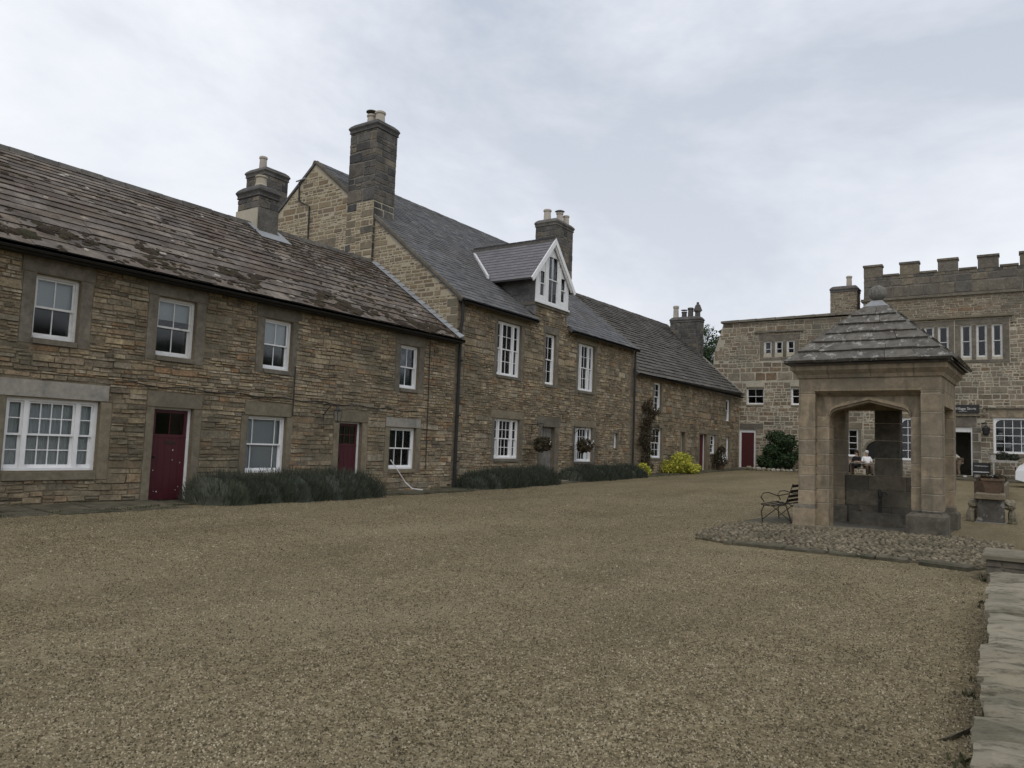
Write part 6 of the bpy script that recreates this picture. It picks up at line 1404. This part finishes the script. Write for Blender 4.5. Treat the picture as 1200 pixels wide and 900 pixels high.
# people: one continuous skinned body each, clothes and hair as children
def skinmesh(joints, edges, radii, name, mat, parent, loc, rz, sub=2):
    me = bpy.data.meshes.new(name); me.from_pydata(joints, edges, []); o = bpy.data.objects.new('tmp', me); COL.objects.link(o)
    md = o.modifiers.new('s', 'SKIN'); md.use_smooth_shade = True
    for v_, r in zip(me.skin_vertices[0].data, radii): v_.radius = (r, r)
    me.skin_vertices[0].data[0].use_root = True
    s = o.modifiers.new('b', 'SUBSURF'); s.levels = sub; s.render_levels = sub
    dg = bpy.context.evaluated_depsgraph_get(); m2 = bpy.data.meshes.new_from_object(o.evaluated_get(dg)); bpy.data.objects.remove(o)
    m2.materials.clear(); m2.materials.append(mat); m2.name = name
    r = link(name, m2, parent); return r
def person(label, loc, rz, pose, hair, top, legs, longhair=False):
    t = thing('person', label, 'person', loc, rz)
    # local: facing -Y, +X is the person's left
    if pose == 'sit':
        hip, chest, neck, head = (0, 0, .5), (0, .05, .85), (0, .03, 1.02), (0, -.0, 1.2)
        knee, ank, toe = [(.12, -.42, .5), (-.12, -.42, .5)], [(.12, -.42, .08), (-.12, -.42, .08)], [(.13, -.56, .04), (-.13, -.56, .04)]
        elb, hand = [(.26, -.02, .7), (-.26, -.02, .7)], [(.16, -.28, .72), (-.16, -.28, .72)]
    else:
        hip, chest, neck, head = (0, .12, .92), (0, -.22, 1.2), (0, -.4, 1.28), (0, -.55, 1.32)
        knee, ank, toe = [(.1, .02, .5), (-.1, .06, .5)], [(.1, .08, .08), (-.1, .12, .08)], [(.11, -.06, .04), (-.11, -.02, .04)]
        elb, hand = [(.2, -.32, .95), (-.2, -.32, .95)], [(.12, -.5, .8), (-.12, -.5, .8)]
    J = [hip, chest, neck]; E = [(0, 1), (1, 2)]; Rr = [.15, .16, .06]
    for i, s in enumerate((1, -1)):
        b = len(J); J += [(s*.1, hip[1], hip[2]), knee[i], ank[i], toe[i]]; Rr += [.095, .065, .045, .035]; E += [(0, b), (b, b+1), (b+1, b+2), (b+2, b+3)]
        b = len(J); J += [(s*.18, chest[1], chest[2]+.08), elb[i], tuple(a*.25+c*.75 for a, c in zip(elb[i], hand[i])), hand[i]]; Rr += [.065, .045, .033, .035]; E += [(1, b), (b, b+1), (b+1, b+2), (b+2, b+3)]
        h = hand[i]; b0 = len(J)-1
        for f in range(5):
            b = len(J); fx = (f-2)*.018; ln = (.05, .085, .095, .09, .07)[f]
            J += [(h[0]+fx*1.2, h[1]-.05*(.4 if f == 0 else 1), h[2]-.005), (h[0]+fx*1.6, h[1]-.05-ln*.6, h[2]-.03)]; Rr += [.011, .009]; E += [(b0, b), (b, b+1)]
    b = len(J); hx, hy, hz = head; J += [(hx, hy*.5+neck[1]*.5, neck[2]*.5+hz*.5-.02), head, (hx, hy-.0, hz+.09)]; Rr += [.055, .095, .08]; E += [(2, b), (b, b+1), (b+1, b+2)]
    skinmesh(J, E, Rr, 'body', M['skin'], t, loc, rz)
    mb = MB(); mb.blob((hx, hy-.1, hz), .016, .022, .02, 6, 4, 0); mb.build('nose', M['skin'], t, local=True, smooth=True)
    mb = MB()
    for s in (-1, 1): mb.blob((hx+s*.035, hy-.088, hz+.02), .012, .008, .008, 6, 4, 0)
    mb.build('eyes', M['hairdk'], t, local=True)
    mb = MB(); mb.blob((hx, hy+.022, hz+.045), .108, .115, .115, 12, 8, .04)
    if longhair: mb.blob((hx, hy+.07, hz-.08), .1, .06, .17, 10, 6, .04)
    mb.build('hair', M[hair], t, local=True, smooth=True)
    Jt = [hip, chest, (neck[0], neck[1], neck[2]-.02)]; Et = [(0, 1), (1, 2)]; Rt = [.17, .18, .075]
    for i, s in enumerate((1, -1)): bb = len(Jt); Jt += [(s*.18, chest[1], chest[2]+.08), elb[i]]; Rt += [.083, .062]; Et += [(1, bb), (bb, bb+1)]
    skinmesh(Jt, Et, Rt, 'top', M[top], t, loc, rz)
    Jl = [hip]; El = []; Rl = [.165]
    for i, s in enumerate((1, -1)): bb = len(Jl); Jl += [(s*.1, hip[1], hip[2]-.01), knee[i], ank[i]]; Rl += [.11, .08, .06]; El += [(0, bb), (bb, bb+1), (bb+1, bb+2)]
    skinmesh(Jl, El, Rl, 'trousers', M[legs], t, loc, rz)
    mb = MB()
    for i in (0, 1): a, b = ank[i], toe[i]; mb.blob(((a[0]+b[0])/2, (a[1]+b[1])/2-.02, .05), .05, .13, .05, 8, 5, 0)
    mb.build('shoes', M['rubber'], t, local=True, smooth=True)
    return t
person('seated person with dark hair in a black top on the teak bench', (-7.82, 46.1, zt_+.06), -.5, 'sit', 'hairdk', 'clothdk', 'clothdk', True)
person('seated person with grey hair in a white shirt on the teak bench', (-7.28, 46.1, zt_+.06), .45, 'sit', 'hairgy', 'clothw', 'clothk')
person('person in a beige top bending forward at the shop doorway', (-3.1, 48.6, .62), -math.pi/2*.85, 'bend', 'hairgy', 'clothb', 'clothk')

# ================================================================== CAR at the right edge
cr_ = thing('parked_car', 'white hatchback parked in front of the hall at the right edge', 'car', (1.7, 42.5, gz(1.7, 42.5)))
gz0 = gz(1.7, 42.5); X0, X1_, Ya, Yb = -.38, 3.7, 41.7, 43.4
side = [(X0, .35), (X0+.02, .75), (X0+.16, .98), (X0+.28, 1.05), (X0+.62, 1.42), (X0+1.0, 1.5), (X0+2.2, 1.48), (X0+2.9, 1.08), (X0+3.7, .92), (X1_, .7), (X1_, .35), (X1_-.4, .25), (X0+.4, .25)]
mb = MB(); ins = .12
def yy2(z): return ins if z > 1.05 else 0.03 if z > .9 else 0
n_ = len(side)
mb.quad([(x, Ya+yy2(z), gz0+z) for x, z in reversed(side)][::-1]); mb.quad([(x, Yb-yy2(z), gz0+z) for x, z in side][::-1])
for i in range(n_):
    (a, b), (c, d) = side[i], side[(i+1) % n_]; mb.quad([(a, Ya+yy2(b), gz0+b), (a, Yb-yy2(b), gz0+b), (c, Yb-yy2(d), gz0+d), (c, Ya+yy2(d), gz0+d)])
mb.build('body', M['car'], cr_)
mb = MB(); mb.quad([(X0+.34, Ya+.115, gz0+1.08), (X0+1.4, Ya+.1, gz0+1.08), (X0+1.4, Ya+.1, gz0+1.4), (X0+.68, Ya+.115, gz0+1.4)]); mb.quad([(X0+1.46, Ya+.1, gz0+1.08), (X0+2.75, Ya+.1, gz0+1.08), (X0+2.2, Ya+.1, gz0+1.4), (X0+1.46, Ya+.1, gz0+1.4)])
mb.build('side_window', M['rubber'], cr_)
mb = MB(); mb.quad([(X0+.27, Ya+.2, gz0+1.08), (X0+.58, Ya+.25, gz0+1.41), (X0+.58, Yb-.25, gz0+1.41), (X0+.27, Yb-.2, gz0+1.08)][::-1]); mb.build('rear_window', M['rubber'], cr_)
for x in (X0+.7, X0+3.2):
    for y in (Ya-.01, Yb-.19):
        w_ = MB(); w_.tube([(x, y, gz0+.3), (x, y+.2, gz0+.3)], .3, 18); wo = w_.build('wheel', M['rubber'], cr_); w_ = MB(); w_.tube([(x, y-.01, gz0+.3), (x, y+.21, gz0+.3)], .18, 12); w_.build('rim', M['lead'], wo)
for y in (Ya+.08, Yb-.28): mb = MB(); mb.box(X0-.012, X0+.03, y, y+.2, gz0+.72, gz0+.92); mb.build('tail_light', M['red'], cr_)
